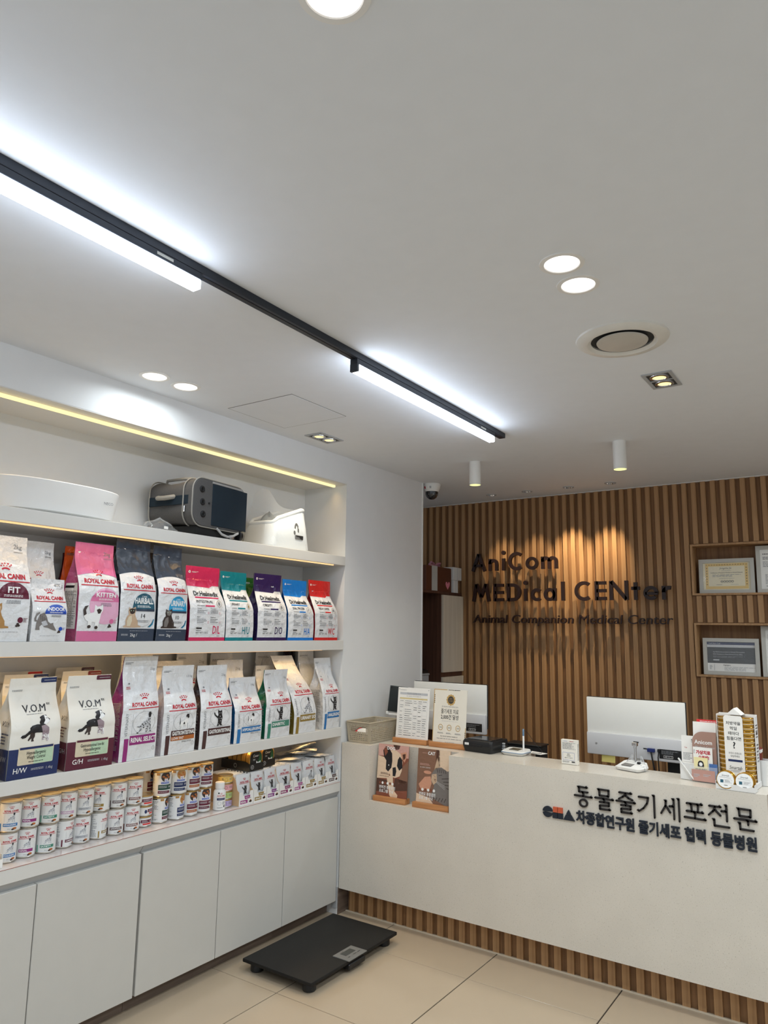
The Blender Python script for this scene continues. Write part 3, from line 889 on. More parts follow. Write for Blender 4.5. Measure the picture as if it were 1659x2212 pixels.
rear_bag('shaded bag at the back beyond the olive-sided bag', 3.20, 3.30, .993, .42, F_BRN, RG3, GRY, seed=18, x=-2.885, D=.06)
rear_bag('tall pale bag reaching the shelf above, behind the last bag', 3.235, 3.375, .993, .43, BAGW, RG3, GRY, seed=19, x=-2.80, D=.08, lean=(0, -.01))

# white bags with the border collie and a coloured foot
def collie_bag(label, pos, W, H, D, foot, tagc, names, code, seed, label_lines=True, full=True):
    t = thing('kibble_bag', label, 'bag', pos[:3], rz=pos[3], group='collie bags on the third shelf')
    B = Bag(W, H, D, amp=.003, seed=seed, wt=.93, lean=(0, .012))
    B.build(t, M('bag_paper', (232, 228, 218), .45, var=.02, bump=.15, bs=40))
    P = B.print()
    V = [(-W / 2, 0), (W / 2, 0), (W / 2, H * .30), (-W / 2, H * .30)]
    P.tris(V, [(0, 1, 2, 3)], foot)
    P.up()
    P.text('V.O.M', -W * .03, H * .655, H * .075, INK, bold=.018, sx=.95)
    P.text('RX', W * .27, H * .715, H * .022, INK, bold=.02)
    P.fine(-W * .2, H * .63, W * .14, H * .64, GRY, 1, 3)
    P.fine(-W * .42, H * .865, -W * .22, H * .885, GRY, 2, 6)
    P.tris(rrect(W * .14, H * .945, W * .49, H * .995, .004), [list(range(24))], tagc)
    f0 = P.fn; y9 = H * .375; P.fn = lambda x, y, l: f0(x, y9 + (y - y9) * .76, l)
    collie(P, -W * .32, y9, W * .60)
    P.fn = f0
    P.tris(rrect(-W * .33, H * .135, W * .37, H * .315, .005), [list(range(24))], CRM)
    P.up()
    P.rect(-W * .02, H * .137, W * .36, H * .285, MINT)
    P.up()
    P.rect(-W * .31, H * .29, W * .35, H * .312, foot)
    P.text(names[0], W * .02, H * .235, H * .034, INK, bold=.012, wid=W * .5 if len(names[0]) > 16 else W * .38)
    P.text(names[1], W * .02, H * .19, H * .034, INK, bold=.012, wid=W * .36)
    P.fine(-W * .12, H * .155, W * .2, H * .168, INK, 1, 5)
    P.text(code, -W * .26, H * .06, H * .052, WHT, bold=.008)
    P.fine(-W * .05, H * .07, W * .2, H * .095, PALE, 2, 2)
    P.text('1.4kg', W * .32, H * .065, H * .028, PALE)
    P.fine(W * .2, H * .962, W * .44, H * .976, PALE, 1, 4)
    P.build('front_print', t)
    S = B.side_print()
    S.rect(0, 0, 1, H * .30, foot); S.up()
    S.text('V.O.M', .6, H * .52, H * .05, INK, wid=.5); S.fine(.3, H * .34, .9, H * .46, foot, 4, 3)
    S.text(code, .7, H * .18, H * .05, PALE, wid=.4)
    S.build('side_print', t)
    return t
VN, VM = ink('foot_navy', (26, 44, 92), .4), ink('foot_maroon', (88, 30, 50), .4)
collie_bag('collie bag with a navy foot, in front on the third shelf', (-2.665, 1.558, .993, .05), .20, .35, .12, VN, VN, ('Hypoallergenic', 'Weight Control'), 'H/W', 21)
collie_bag('collie bag with a maroon foot, in front on the third shelf', (-2.662, 1.792, .993, -.04), .20, .35, .12, VM, VM, ('Gastrointestinal low-fat', 'Hypoallergenic'), 'G/H', 22)
collie_bag('collie bag with a navy tag, second behind the navy-footed bag', (-2.79, 1.60, .993, 0), .19, .355, .09, VN, VN, ('Hypoallergenic', 'Weight Control'), 'H/W', 23)
collie_bag('collie bag with a red tag, last behind the navy-footed bag', (-2.885, 1.63, .993, 0), .19, .36, .07, SCAR, SCAR, ('Hypoallergenic', 'Low Fat'), 'H/L', 24)
collie_bag('collie bag with a dark red tag, second behind the maroon-footed bag', (-2.79, 1.84, .993, 0), .19, .36, .09, VM, ink('tag_red', (124, 30, 40)), ('Gastrointestinal', 'Hypoallergenic'), 'G/H', 25)
collie_bag('collie bag with a purple tag, last behind the maroon-footed bag', (-2.885, 1.87, .993, 0), .19, .37, .07, PURP, ink('tag_plum', (70, 34, 66)), ('Gastrointestinal', 'Hypoallergenic'), 'G/H', 26)
collie_bag('collie bag cut off by the edge of view, beside the navy-footed one', (-2.665, 1.33, .993, 0), .20, .34, .12, VN, SCAR, ('Hypoallergenic', 'Renal'), 'H/R', 27)

# ------------------------------------------------------------------ second shelf: retail bags
Z2 = 1.479
def cat_bag(label, y0, y1, H, D, top, disc, name, draw, foot=None, xf=XF, split=.655, size='2kg', seed=0, body=None, gus=None, extra=None, lean=(0, 0), pinch=0.0, small=False):
    W = y1 - y0
    t = thing('kibble_bag', label, 'bag', (xf - D / 2, (y0 + y1) / 2, Z2), group='crown logo bags on the second shelf')
    B = Bag(W, H, D, seed=seed, amp=.0045, lean=lean, pinch=pinch)
    B.build(t, body or BAGW, gus)
    P = B.print()
    if top:
        n = 10
        pts = [(-W / 2, H), (-W / 2, H * (split - .015))] + [(-W / 2 + W * i / n, H * (split - .015 + .035 * sin(PI * i / n))) for i in range(1, n)] + [(W / 2, H * (split - .015)), (W / 2, H)]
        P.poly(pts, top)
    if foot: P.rect(-W / 2, 0, W / 2, H * .12, foot)
    P.up()
    ly = H * (.515 if foot else .665 if small else .585)
    rc_logo(P, W * .02, ly, W * .74)
    dx, dy, dr = W * .15, H * (.312 if foot else .435 if small else .40), W * .32
    ry = H * .155
    if name == 'KITTEN':
        P.ell(dx, dy - W * .10, W * .40, W * .40, ROSEL, 24); P.up(); P.ell(dx, dy, W * .37, H * .115, disc, 18, 0, PI); ry = H * .13; P.up()
    else:
        P.ell(dx, dy, dr, ry, disc, 18, 0, PI)
    P.up()
    P.text(name, dx, dy + ry * .34, ry * .36, WHT, bold=.03, wid=min(W * .085 * len(name), W * .52))
    P.fine(dx - dr * .6, dy + ry * .08, dx + dr * .6, dy + ry * .24, WHT, 2, seed)
    if not foot: P.fine(W * .02, dy - H * .05, W * .3, dy - H * .015, GRY, 3, seed)
    if foot:
        P.rect(dx - dr, dy - H * .022, dx + dr, dy, foot)
        P.fine(-W * .2, H * .095, W * .3, H * .102, PALE, 1, 4)
        P.text(size + ' /', -W * .08, H * .045, W * .07, WHT)
        P.fine(-W * .42, H * .05, -W * .24, H * .07, PALE, 2, 4)
    else:
        P.text(size, W * .30, H * .88, W * .085, GRY); P.fine(W * .22, H * .84, W * .4, H * .855, GRY, 2, 4)
        P.fine(-W * .25, H * .085, W * .3, H * .092, GRY, 1, 4)
        P.ell(W * .32, H * .2, W * .055, W * .055, disc, 12); P.fine(W * .38, H * .18, W * .47, H * .22, disc, 4, 3)
        kibble(P, W * .26, H * .145, W * .05)
    draw(P, W, H)
    if extra: extra(P, W, H)
    P.build('front_print', t)
    S = B.side_print()
    S.rect(.1, H * .12, .9, H * .58, WHT); S.up(); S.fine(.15, H * .14, .85, H * .5, INK, 40, 5, .4); S.rect(.12, H * .53, .6, H * .555, INK)
    S.build('side_print', t)
    return t
def care(num):
    def f(P, W, H):
        P.text(num, W * .14, H * .225, W * .10, INK)
        P.fine(-W * .02, H * .18, W * .3, H * .205, GRY, 2, 8)
        P.ring(W * .14, H * .2, W * .2, H * .06, .0008, GRY, 14, -PI, 0)
        for i, m in enumerate((DTEAL, AQUA)): P.line([(W * (.30 + .04 * i), H * .135), (W * (.40 + .03 * i), H * .165), (W * .46, H * .215)], .004, m)
        P.text('CARE', W * .15, H * .425, W * .04, WHT)
    return f
cat_bag('white bag with a maroon half disc and ginger cat at the edge of view', 1.30, 1.493, .385, .11, None, MAR, 'FIT', lambda P, W, H: sit_cat(P, -W * .40, H * .12, W * .5, GING, TAN, TAN), seed=31)
cat_bag('small white bag with a blue half disc and a stretching grey cat', 1.502, 1.642, .235, .07, None, COB, 'INDOOR', lambda P, W, H: stretch_cat(P, -W * .44, H * .15, W * .62), size='400 g', seed=32, small=True, xf=-2.602)
cat_bag('large pale bag with a blue half disc, behind the small white bag', 1.50, 1.645, .385, .09, None, COB, 'INDOOR', lambda P, W, H: stretch_cat(P, -W * .44, H * .13, W * .62), seed=33, xf=-2.69)
cat_bag('pink bag with a white kitten walking, on the second shelf', 1.69, 1.873, .395, .12, ROSE, ROSE, 'KITTEN', lambda P, W, H: (P.rect(-W * .5, 0, W * .5, H * .10, ROSE), walk_cat(P, -W * .40, H * .13, W * .52, WHT, DKBR, DKBR)), seed=34, gus=foil('rose', (188, 82, 128), .2), split=.67)
cat_bag('tall slate bag with a dark-faced pale cat, on the second shelf', 1.88, 2.058, .43, .12, SLATE, DTEAL, 'HAIRBALL', lambda P, W, H: sit_cat(P, -W * .44, H * .13, W * .52, TAN, DKBR, CRM), SLATE, seed=35, extra=care('14'), gus=foil('slate', (46, 56, 72), .16))
cat_bag('tall slate bag with a brown tabby cat and a bright blue half disc', 2.072, 2.234, .42, .12, SLATE, AQUA, 'URINARY', lambda P, W, H: sit_cat(P, -W * .44, H * .13, W * .56, DKBR, FUR, FUR), SLATE, seed=36, extra=care('10'), gus=foil('slate', (46, 56, 72), .16))
RG2 = 'bags in the rear row of the second shelf'
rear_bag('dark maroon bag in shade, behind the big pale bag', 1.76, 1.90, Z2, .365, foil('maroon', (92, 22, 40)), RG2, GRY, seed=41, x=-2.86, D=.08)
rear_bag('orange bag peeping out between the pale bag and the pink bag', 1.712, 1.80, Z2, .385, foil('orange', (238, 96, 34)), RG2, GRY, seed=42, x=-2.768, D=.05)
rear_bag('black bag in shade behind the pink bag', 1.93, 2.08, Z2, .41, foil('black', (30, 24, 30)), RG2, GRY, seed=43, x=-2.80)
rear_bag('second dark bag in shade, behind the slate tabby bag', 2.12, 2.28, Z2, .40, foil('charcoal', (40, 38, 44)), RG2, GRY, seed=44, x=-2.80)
rear_bag('green bag peeping out between the teal bag and the purple bag', 2.71, 2.85, Z2, .325, foil('leaf_green', (42, 112, 34)), RG2, WHT, seed=45, x=-2.775)
rear_bag('orange-brown bag behind the green bag', 2.74, 2.88, Z2, .335, foil('rust', (150, 88, 40)), RG2, GRY, seed=46, x=-2.888, D=.045)

def code_bag(label, y0, y1, H, D, col, fcol, kind, code, seed, icon, lean=(0, 0)):
    W = y1 - y0
    t = thing('kibble_bag', label, 'bag', (XF - D / 2, (y0 + y1) / 2, Z2), group='letter code bags on the second shelf')
    B = Bag(W, H, D, seed=seed, amp=.004, wt=.95, pinch=.07, lean=lean, taper=.4, top=.82)
    B.build(t, BAGW, fcol)
    P = B.print()
    P.poly([(-W / 2, H), (-W / 2, H * .73), (W * .16, H * .715), (W * .24, H * .745), (W / 2, H * .745), (W / 2, H)], col)
    P.rect(-W / 2, 0, W / 2, H * .045, col)
    P.up()
    P.text('Dr.Healmedix', 0, H * .60, H * .062, INK, bold=.03, wid=W * .68)
    P.rect(-W * .33, H * .567, W * .33, H * .585, col)
    P.text(kind, -W * .32, H * .505, H * .036, INK, 'l', bold=.012, wid=min(W * .46, W * .045 * len(kind)))
    P.rect(-W * .10, H * .455, W * .16, H * .475, col); P.fine(-W * .32, H * .455, -W * .12, H * .475, GRY, 1, seed)
    P.ring(W * .31, H * .50, W * .075, W * .075, .0014, GLD, 16)
    icon(P, W * .31, H * .50, W * .05)
    for r, (ya, yb) in enumerate(((.36, .44), (.235, .325))):
        P.text(('Protein', 'Fibre')[r], -W * .32, H * (yb - .02), H * .018, INK, 'l'); P.text(('Function', 'Digestion')[r], W * .04, H * (yb - .02), H * .018, INK, 'l')
        P.fine(-W * .32, H * ya, -W * .06, H * (yb - .03), GRY, 3, seed + r); P.fine(W * .04, H * ya, W * .26, H * (yb - .03), GRY, 3, seed + r + 5)
        P.rect(-W * .33, H * (ya - .012), W * .36, H * (ya - .009), PALE)
        P.ring(-W * .02, H * (ya + .01), W * .022, W * .022, .001, col, 8); P.ring(W * .32, H * (ya + .01), W * .022, W * .022, .001, col, 8)
    P.rect(-W * .33, H * .155, -W * .18, H * .175, INK); P.fine(-W * .33, H * .125, -W * .2, H * .145, GRY, 1, 2)
    P.text('NET WT 1.5KG', -W * .33, H * .095, H * .022, INK, 'l')
    P.text(code, W * .34, H * .095, H * .105, col, 'r', bold=.01, sx=.62)
    P.rect(-W * .33, H * .08, W * .36, H * .082, PALE)
    P.up()
    P.ring(-W * .38, H * .92, W * .03, W * .03, W * .018, WHT, 10); P.fine(-W * .32, H * .91, -W * .14, H * .93, WHT, 2, 3)
    P.text('1.5KG', W * .3, H * .057, H * .014, GRY)
    P.build('front_print', t)
    return t
drop = lambda P, x, y, r: T(P, [(0, 1), (.6, -.1), (.4, -.7), (0, -.9), (-.4, -.7), (-.6, -.1)], x, y, r, GLD)
blob = lambda P, x, y, r: (P.ell(x, y, r * .7, r * .8, GRY, 10))
leaf = lambda P, x, y, r: (P.line([(x - r * .6, y - r * .6), (x, y + r * .7)], r * .25, INK), P.line([(x + r * .5, y - r * .6), (x + r * .2, y + r * .5)], r * .2, GRY))
code_bag('pink-topped white bag beside the slate bags, on the second shelf', 2.252, 2.470, .345, .11, PINK, foil('pink', (150, 28, 74), .18), 'INTESTINAL', 'D/L', 51, blob)
code_bag('teal-topped white bag beside the pink-topped one, on the second shelf', 2.476, 2.660, .335, .11, TEAL, foil('teal', (10, 96, 112), .18), 'URINARY', 'H/U', 52, drop, (0, -.008))
code_bag('dark purple topped white bag with purple sides, on the second shelf', 2.69, 2.905, .342, .11, PURP, F_PUR, 'OBESITY', 'D/O', 53, blob, (0, .01))
code_bag('bright blue topped white bag beside the purple-topped one, on the second shelf', 2.920, 3.128, .325, .11, SKY, foil('sky', (16, 92, 170), .18), 'DUAL PROTEIN', 'H/A', 54, leaf, (0, -.005))
code_bag('red-topped white bag, last on the second shelf', 3.142, 3.345, .335, .11, SCAR, foil('scarlet', (150, 30, 36), .18), 'WEIGHT CONTROL', 'W/C', 55, blob, (0, -.012))
# ------------------------------------------------------------------ top shelf: litter tray, carrier, pet bag
Z1 = 1.966
t = thing('litter_tray', 'large low white oval pet litter tray on the top shelf', 'litter tray', (-2.765, 1.63, Z1))
def oval(rx, ry, z, n=48, p=2.6):
    return [(rx * math.copysign(abs(cos(2 * PI * i / n)) ** (2 / p), cos(2 * PI * i / n)), ry * math.copysign(abs(sin(2 * PI * i / n)) ** (2 / p), sin(2 * PI * i / n)), z) for i in range(n)]
def loft(b, rings, m, close0=True, close1=True):
    n = len(rings[0])
    V = [v for r in rings for v in r]
    F = [[j * n + i, j * n + (i + 1) % n, (j + 1) * n + (i + 1) % n, (j + 1) * n + i] for j in range(len(rings) - 1) for i in range(n)]
    if close0: F.append(list(range(n))[::-1])
    if close1: F.append([(len(rings) - 1) * n + i for i in range(n)])
    return b.add(V, F, m)
TRAY = M('tray_white', (236, 235, 232), .35, var=.01)
loft(MB(), [oval(.125, .245, 0.004), oval(.14, .262, .012), oval(.152, .278, .10), oval(.155, .282, .125), oval(.152, .279, .129), oval(.147, .274, .122), oval(.135, .258, .02)], TRAY).build('tub', t)
loft(MB(), [oval(.120, .235, 0.0), oval(.122, .238, .006)], M('tray_foot', (90, 90, 92), .6)).build('foot_ring', t)
P = Print(lambda x, y, l: (.1475 + l + .002, x, y), .05)
P.text('NECO', .165, .067, .011, GRY, bold=.01)
P.build('name_print', t)

FABG = M('carrier_fabric', (88, 87, 87), .9, var=.12, vs=260, bump=.25, bs=520)
FABN = M('carrier_navy', (13, 33, 46), .75, var=.06, vs=200, bump=.12, bs=500)
PIPE = M('carrier_piping', (150, 147, 140), .7)
t = thing('pet_carrier', 'grey fabric pet carrier with a navy end panel, on its side on the top shelf', 'pet carrier', (-2.611, 2.405, Z1 + .03), rz=.12)
def rr(hw, hh, r, x, n=6, zc=.125):
    return [(x, y, z + zc) for y, z in rrect(-hw, -hh, hw, hh, r, n)]
b = MB()
loft(b, [rr(.188, .110, .062, 0), rr(.192, .114, .064, -.006), rr(.190, .112, .064, -.05), rr(.180, .100, .06, -.14), rr(.178, .098, .06, -.2), rr(.186, .108, .062, -.27), rr(.182, .104, .062, -.288)], FABG)
b.build('shell', t, fix=True)
for x in (-.004, -.06, -.276):
    k = 1.0 if x > -.1 else .985
    MB().tube([(x, y * k, .125 + (z - .125) * k) for _, y, z in rr(.1935, .1155, .065, 0)], .0034, PIPE, 6, True).build('piping', t)
MB().box((-.001, -.062, .022), (.004, .196, .222), FABN, .0015).build('navy_panel', t)
MB().box((.0, -.066, .224), (.003, .160, .233), M('carrier_zip', (160, 158, 156), .6)).build('zip_cover', t)
for z in (.185, .125, .068):
    MB().lathe([(.007, .001), (.011, .004), (.016, .003), (.0165, 0)], BLACK, 20, (0, -.128 + (.125 - z) * .12, z), 'x', caps=False).build('eyelet', t)
    MB().lathe([(0, .0015), (.008, .0015)], M('eyelet_hole', (8, 8, 9), .9), 16, (0, -.128 + (.125 - z) * .12, z), 'x', caps=False).build('eyelet_hole', t)
MB().lathe([(0, .004), (.005, .003), (.005, 0)], BLACK, 10, (0, -.083, .125), 'x', caps=False).build('stud', t)
b = MB(); b.box((-.28, -.192, .108), (-.03, -.181, .152), FABN, .002); b.build('side_band', t)
b = MB(); b.tube([(-.215, -.188, .148), (-.21, -.205, .143), (-.16, -.21, .14), (-.125, -.205, .143), (-.12, -.188, .148)], .011, PIPE, 8); b.build('side_handle', t)
b = MB(); b.tube([(-.26, -.10, .225), (-.255, -.10, .25), (-.15, -.10, .252), (-.08, -.10, .245), (-.07, -.10, .236)], .007, PIPE, 8); b.build('top_handle', t)
MB().box((-.052, -.200, .07), (-.044, -.19, .10), CHROME, .002).build('zip_pull', t)
b = MB(); b.add([(-.14, .03, .228), (-.12, .03, .232), (-.16, .055, .27), (-.142, .03, .229)], [[0, 1, 2], [1, 3, 2], [3, 0, 2], [0, 3, 1]], FABN); b.build('strap_tip', t)
# straps and wheels it rests on
b = MB(); b.box((-.27, -.15, -.029), (-.01, .14, .014), BLACKM, .01, 2); b.build('base_pad', t)
for x, y in ((-.015, .150), (-.25, .150)):
    MB().cyl((x, y, .0), .028, .022, BLACK, 20, 'y', .004).build('wheel', t)
b = MB(); b.tube([(.0, -.02, .014), (.008, .01, -.012), (.01, .05, -.02), (.012, .09, -.012), (.008, .13, .006)], .006, M('strap_grey', (180, 180, 180), .6), 6); b.build('shoulder_strap', t)
b = MB(); b.tube([(.011, .055, -.016), (.016, .07, -.024), (.018, .085, -.022)], .005, CHROME, 6); b.build('strap_clip', t)
t = thing('plastic_bundle', 'crumpled clear plastic wrap with dark parts, tucked under the grey carrier', 'plastic bag', (-2.655, 2.09, Z1 + .001))
def crump(rx, ry, h, sd):
    def f(u, v):
        a, r = 2 * PI * u, sin(PI * .5 * (1 - v)) if v < 1 else 0
        k = 1 + .25 * noise.noise(Vector((cos(a) * 2, sin(a) * 2, v * 3 + sd)))
        return (rx * r * cos(a) * k, ry * r * sin(a) * k, h * v * k)
    return f
MB().grid(crump(.045, .09, .055, 1), 26, 10, FILM, True).build('plastic_wrap', t)
MB().grid(crump(.032, .065, .035, 7), 20, 8, M('strap_bundle', (62, 60, 60), .7), True).build('strap_coil', t)
MB().box((.036, -.005, .004), (.040, .015, .016), PAPER).build('paper_tag', t)

PETW = M('quilt_white', (214, 220, 224), .7, var=.02, bump=.1, bs=60)
t = thing('pet_bag', 'white padded pet tote in a clear plastic bag, last on the top shelf', 'pet bag', (-2.76, 2.965, Z1))
t.scale = (1, .86, 1.1)
def ringp(hx, hy, z, y0=0, dip=0):
    R = []
    for x, y in rrect(-hx, -hy, hx, hy, min(hx, hy) * .6, 6):
        zz = z - dip * max(0, min(1, (-(y) / hy - .15) * 1.4))
        R.append((x, y + y0, zz))
    return R
b = MB()
loft(b, [ringp(.115, .20, .001), ringp(.12, .205, .012), ringp(.11, .185, .12, .0, .02), ringp(.095, .168, .21, .0, .085), ringp(.085, .158, .208, .0, .085), ringp(.09, .17, .06, 0, .0)], PETW)
b.build('body', t, fix=True)
MB().tube([(x, y, z) for x, y, z in ringp(.092, .165, .212, .0, .088)], .011, PETW, 10, True).build('padded_rim', t)
MB().grid(crump(.07, .10, .10, 3), 20, 8, M('lining_grey', (96, 104, 110), .9, bump=.3, bs=200), True).build('lining', t).location = (-.01, -.06, .09)
P = Print(lambda x, y, l: (.1195 - .12 * max(0, y - .02) + l + .0015, x, y), .02)
DK = ink('tag_dark', (44, 44, 46))
P.ring(.05, .105, .022, .034, .014, DK, 14, -.5, PI * .95); P.ell(.028, .088, .01, .012, DK, 8)
P.build('logo_print', t)
MB().box((.112, .03, .055), (.1215, .105, .077), DK, .003).build('leather_tab', t)
# clear film round it: a tall tent with a pointed corner
def film(u, v):
    a = 2 * PI * u
    c, s_ = cos(a), sin(a)
    k = 1 - .25 * v
    x, y = .132 * math.copysign(abs(c) ** .6, c) * k, .222 * math.copysign(abs(s_) ** .6, s_) * k
    z = .004 + v * (.20 + .12 * max(0, -s_) ** 3 * max(0, c * .5 + .7))
    n = .012 * noise.noise(Vector((c * 3, s_ * 3, v * 4)))
    return (x * (1 + n * 4), y * (1 + n * 3), z)
MB().grid(film, 44, 12, FILM, True).build('plastic_bag', t)

# ------------------------------------------------------------------ worktop: food cans
ZW = 0.6965
CR, CH = .0368, .1035
CANB = M('can_label', (226, 226, 224), .3, var=.01, coat=.3)
def can_base(t, R, Hh, label_m=None, gold=False):
    lid = GOLD if gold else STEEL
    MB().lathe([(R - .003, 0), (R, .001), (R + .0008, .003), (R - .0008, .005), (R - .0008, Hh - .005), (R + .0008, Hh - .003), (R, Hh - .0005)], STEEL, 32, caps=True).build('can_shell', t)
    MB().lathe([(R - .0003, .0055), (R - .0002, Hh - .0055)], label_m or CANB, 32, caps=False).build('wrap_label', t)
    MB().lathe([(R + .0008, Hh - .003), (R + .0004, Hh), (R - .0012, Hh + .0004), (R - .0025, Hh)], lid, 32, caps=False).build('rim', t)
    b = MB().lathe([(R - .0024, Hh), (R - .003, Hh - .0035), (0, Hh - .0035)], GOLD, 32, caps=False)
    b.build('lid', t)
    b = MB().tube([(R * .15 + .011 * cos(a), .007 * sin(a), Hh - .002) for a in [i * PI / 5 for i in range(10)]], .0012, GOLD, 6, True)
    b.build('pull_tab', t)
def can_print(R, cell=.008):
    return Print(lambda x, y, l: ((R + l) * cos(x / R), (R + l) * sin(x / R), y), cell, .0003, .0002)
def vet_can(label, y, z, x, band, name, stripe, turn=0.0, plain=False, warm=False):
    t = thing('food_can', label, 'can', (x, y, z), turn, 'crown logo cans on the worktop')
    can_base(t, CR, CH)
    P = can_print(CR)
    w = .052
    rc_logo(P, 0, CH * .68, w * .95)
    P.up()
    dalmatian(P, -.018, CH * .33, .034, True)
    P.line([(-.022, CH * .33), (-.022, CH * .58)], .0005, PALE)
    P.rect(-.026, CH * .20, .024, CH * .30, band)
    P.rect(-.039, CH * .06, -.034, CH * .30, stripe or band)
    P.up()
    P.text(name, -.023, CH * .225, .0055, WHT if band is not PALE else GRY, 'l', bold=.02, wid=min(.042, .0052 * len(name)))
    P.text('410 g', -.004, CH * .10, .004, GRY, wid=.010)
    P.ell(.014, CH * .125, .008, .004, ORG, 8); P.ell(.008, CH * .10, .005, .003, DKBR, 7)
    P.fine(-.095, CH * .1, -.046, CH * .92, GRY, 22, 3, .35)
    P.fine(.05, CH * .1, .09, CH * .92, GRY, 22, 4, .35)
    P.tris([(.030, CH * .9), (.034, CH * .9), (.032, CH * .94)], [(0, 1, 2)], INK)
    P.build('label_print', t)
    return t
KINDS = [('blue', BLU, 'HYPOALLERGENIC'), ('magenta', MAG, 'RENAL'), ('green', GRN, 'SATIETY'), ('purple', MAR, 'CARDIAC'), ('grey', PALE, 'HEPATIC'), ('gold', GLD, 'URINARY'), ('dark brown', BRN, 'GASTROINTESTINAL'), ('rust brown', ink('rust_brown', (112, 58, 48)), 'GASTROINTESTINAL')]
LIL = ink('lilac', (196, 160, 186))
MINTG = ink('mint_green', (110, 184, 158))
xs_, ys_ = [-2.694, -2.700, -2.690, -2.698, -2.700, -2.700, -2.695, -2.691], [1.536 + .0758 * i for i in range(8)]
for i, (nm, m, tx) in enumerate(KINDS):
    st = MINTG if nm == 'green' else MAR if nm == 'purple' else None
    vet_can('crown logo can with a %s band, lower can of its stack' % nm, ys_[i], ZW, xs_[i], m, tx, st, {3: .75, 5: .95, 0: .25}.get(i, .02) - .38)
    vet_can('crown logo can with a %s band, upper can of its stack' % nm, ys_[i] + .004, ZW + CH + .001, xs_[i] + .004, LIL if nm == 'purple' else m, tx, st, {5: -.5}.get(i, .0) - .42)
# small tray at the very edge of view
t = thing('pouch_box', 'white pouch box cut off by the edge of view, before the blue banded cans', 'box', (-2.625, 1.44, ZW))
MB().box((-.06, -.05, 0), (-.058, .05, .06), PAPER).build('back_panel', t)
MB().box((.0, -.05, 0), (.002, .05, .03), PAPER).build('front_panel', t)
for s_ in (-1, 1): MB().box((-.058, s_ * .049 - .001, 0), (0, s_ * .049 + .001, .045), PAPER).build('side_panel', t)
MB().box((-.058, -.048, .0), (0, .048, .002), PAPER).build('bottom', t)
t = thing('food_pouch', 'white pouch with a pink print cut off by the edge of view', 'pouch', (-2.635, 1.437, ZW + .003))
MB().prism(rrect(-.045, 0, .045, .095, .02), -.004, .004, M('pouch_edge', (220, 220, 220), .3), 'yz').build('pouch_body', t)
P = Print(lambda x, y, l: (.004 + l, x, y), .05); rc_logo(P, .0, .065, .06); P.ell(.02, .025, .02, .018, PINK, 10); P.build('front_print', t)

# prescription cans with the food bowl picture
def bowl_can(label, x, y, z, c1, c2, turn=0.0, R=.039, H_=.1065, tan=True):
    t = thing('food_can', label, 'can', (x, y, z), turn, 'food picture cans on the worktop')
    can_base(t, R, H_, gold=True)
    P = can_print(R)
    P.ell(.006, H_ * .80, .021, .021, DKBR if tan else GING, 16)
    P.rect(-.036, H_ * .86, -.020, H_ * .94, GING)
    P.up()
    for a, c in ((-.005, .81), (.012, .86), (.018, .78), (.004, .75)): P.ell(a, H_ * c, .006, .004, ORG, 8)
    P.up()
    P.rect(.0, H_ * .60, .015, H_ * .73, WHT)
    P.rect(-.014, H_ * .53, .022, H_ * .60, COB)
    P.rect(-.026, H_ * .29, .034, H_ * .49, c1)
    P.rect(-.026, H_ * .15, .026, H_ * .25, c2)
    P.up()
    P.rect(.0025, H_ * .70, .0125, H_ * .715, RED); P.text('Hs', .0075, H_ * .625, .006, COB, bold=.03, wid=.009)
    P.fine(-.012, H_ * .55, .02, H_ * .585, WHT, 1, 3)
    P.fine(-.022, H_ * .36, .012, H_ * .45, PALE, 2, 4); P.text('i/d', .025, H_ * .37, .008, WHT)
    P.fine(-.022, H_ * .18, .02, H_ * .22, PALE, 1, 5)
    P.tris([(.030, H_ * .14), (.036, H_ * .14), (.037, H_ * .21), (.033, H_ * .2)], [(0, 1, 2, 3)], INK)
    P.fine(-.10, H_ * .12, -.045, H_ * .88, GRY, 20, 6, .35); P.rect(-.10, H_ * .92, -.05, H_ * .95, INK)
    P.build('label_print', t)
    return t
DGR = ink('dark_green', (30, 68, 58))
bowl_can('food bowl can with a dark green band, upper can by the flat cans', -2.699, 2.228, ZW + .1075, DGR, MAR, -.42)
bowl_can('food bowl can with a dark green band, lower can by the flat cans', -2.703, 2.222, ZW, DGR, MAR, .38)
bowl_can('food bowl can with a navy band, upper can', -2.690, 2.311, ZW + .1075, NAVY, NAVY, -.48, tan=False)
bowl_can('food bowl can with a navy band, lower can', -2.692, 2.304, ZW, NAVY, NAVY, .2, tan=False)
bowl_can('maroon banded food bowl can between the navy and outer stacks, upper can', -2.696, 2.393, ZW + .1075, MAR, ORG, -.25)
bowl_can('maroon banded food bowl can between the navy and outer stacks, lower can', -2.696, 2.386, ZW, MAR, ORG, -.25)
bowl_can('maroon banded food bowl can in front of the white bottle, upper can', -2.700, 2.474, ZW + .1075, MAR, MAR, -.4)
bowl_can('maroon banded food bowl can in front of the white bottle, lower can', -2.700, 2.468, ZW, MAR, MAR, -.4)
bowl_can('maroon banded food can standing on the flat cans, in the rear row', -2.80, 2.215, ZW + .1075, MAR, MAR, .3)
bowl_can('food bowl can supporting the rear maroon banded can', -2.80, 2.215, ZW, MAR, MAR, .3)
bowl_can('red banded food can just showing in the rear row under the shelf', -2.80, 2.455, ZW + .1075, SCAR, MAR, .1)
bowl_can('rear food can hidden low behind the maroon banded stacks', -2.80, 2.455, ZW, SCAR, MAR, .1)
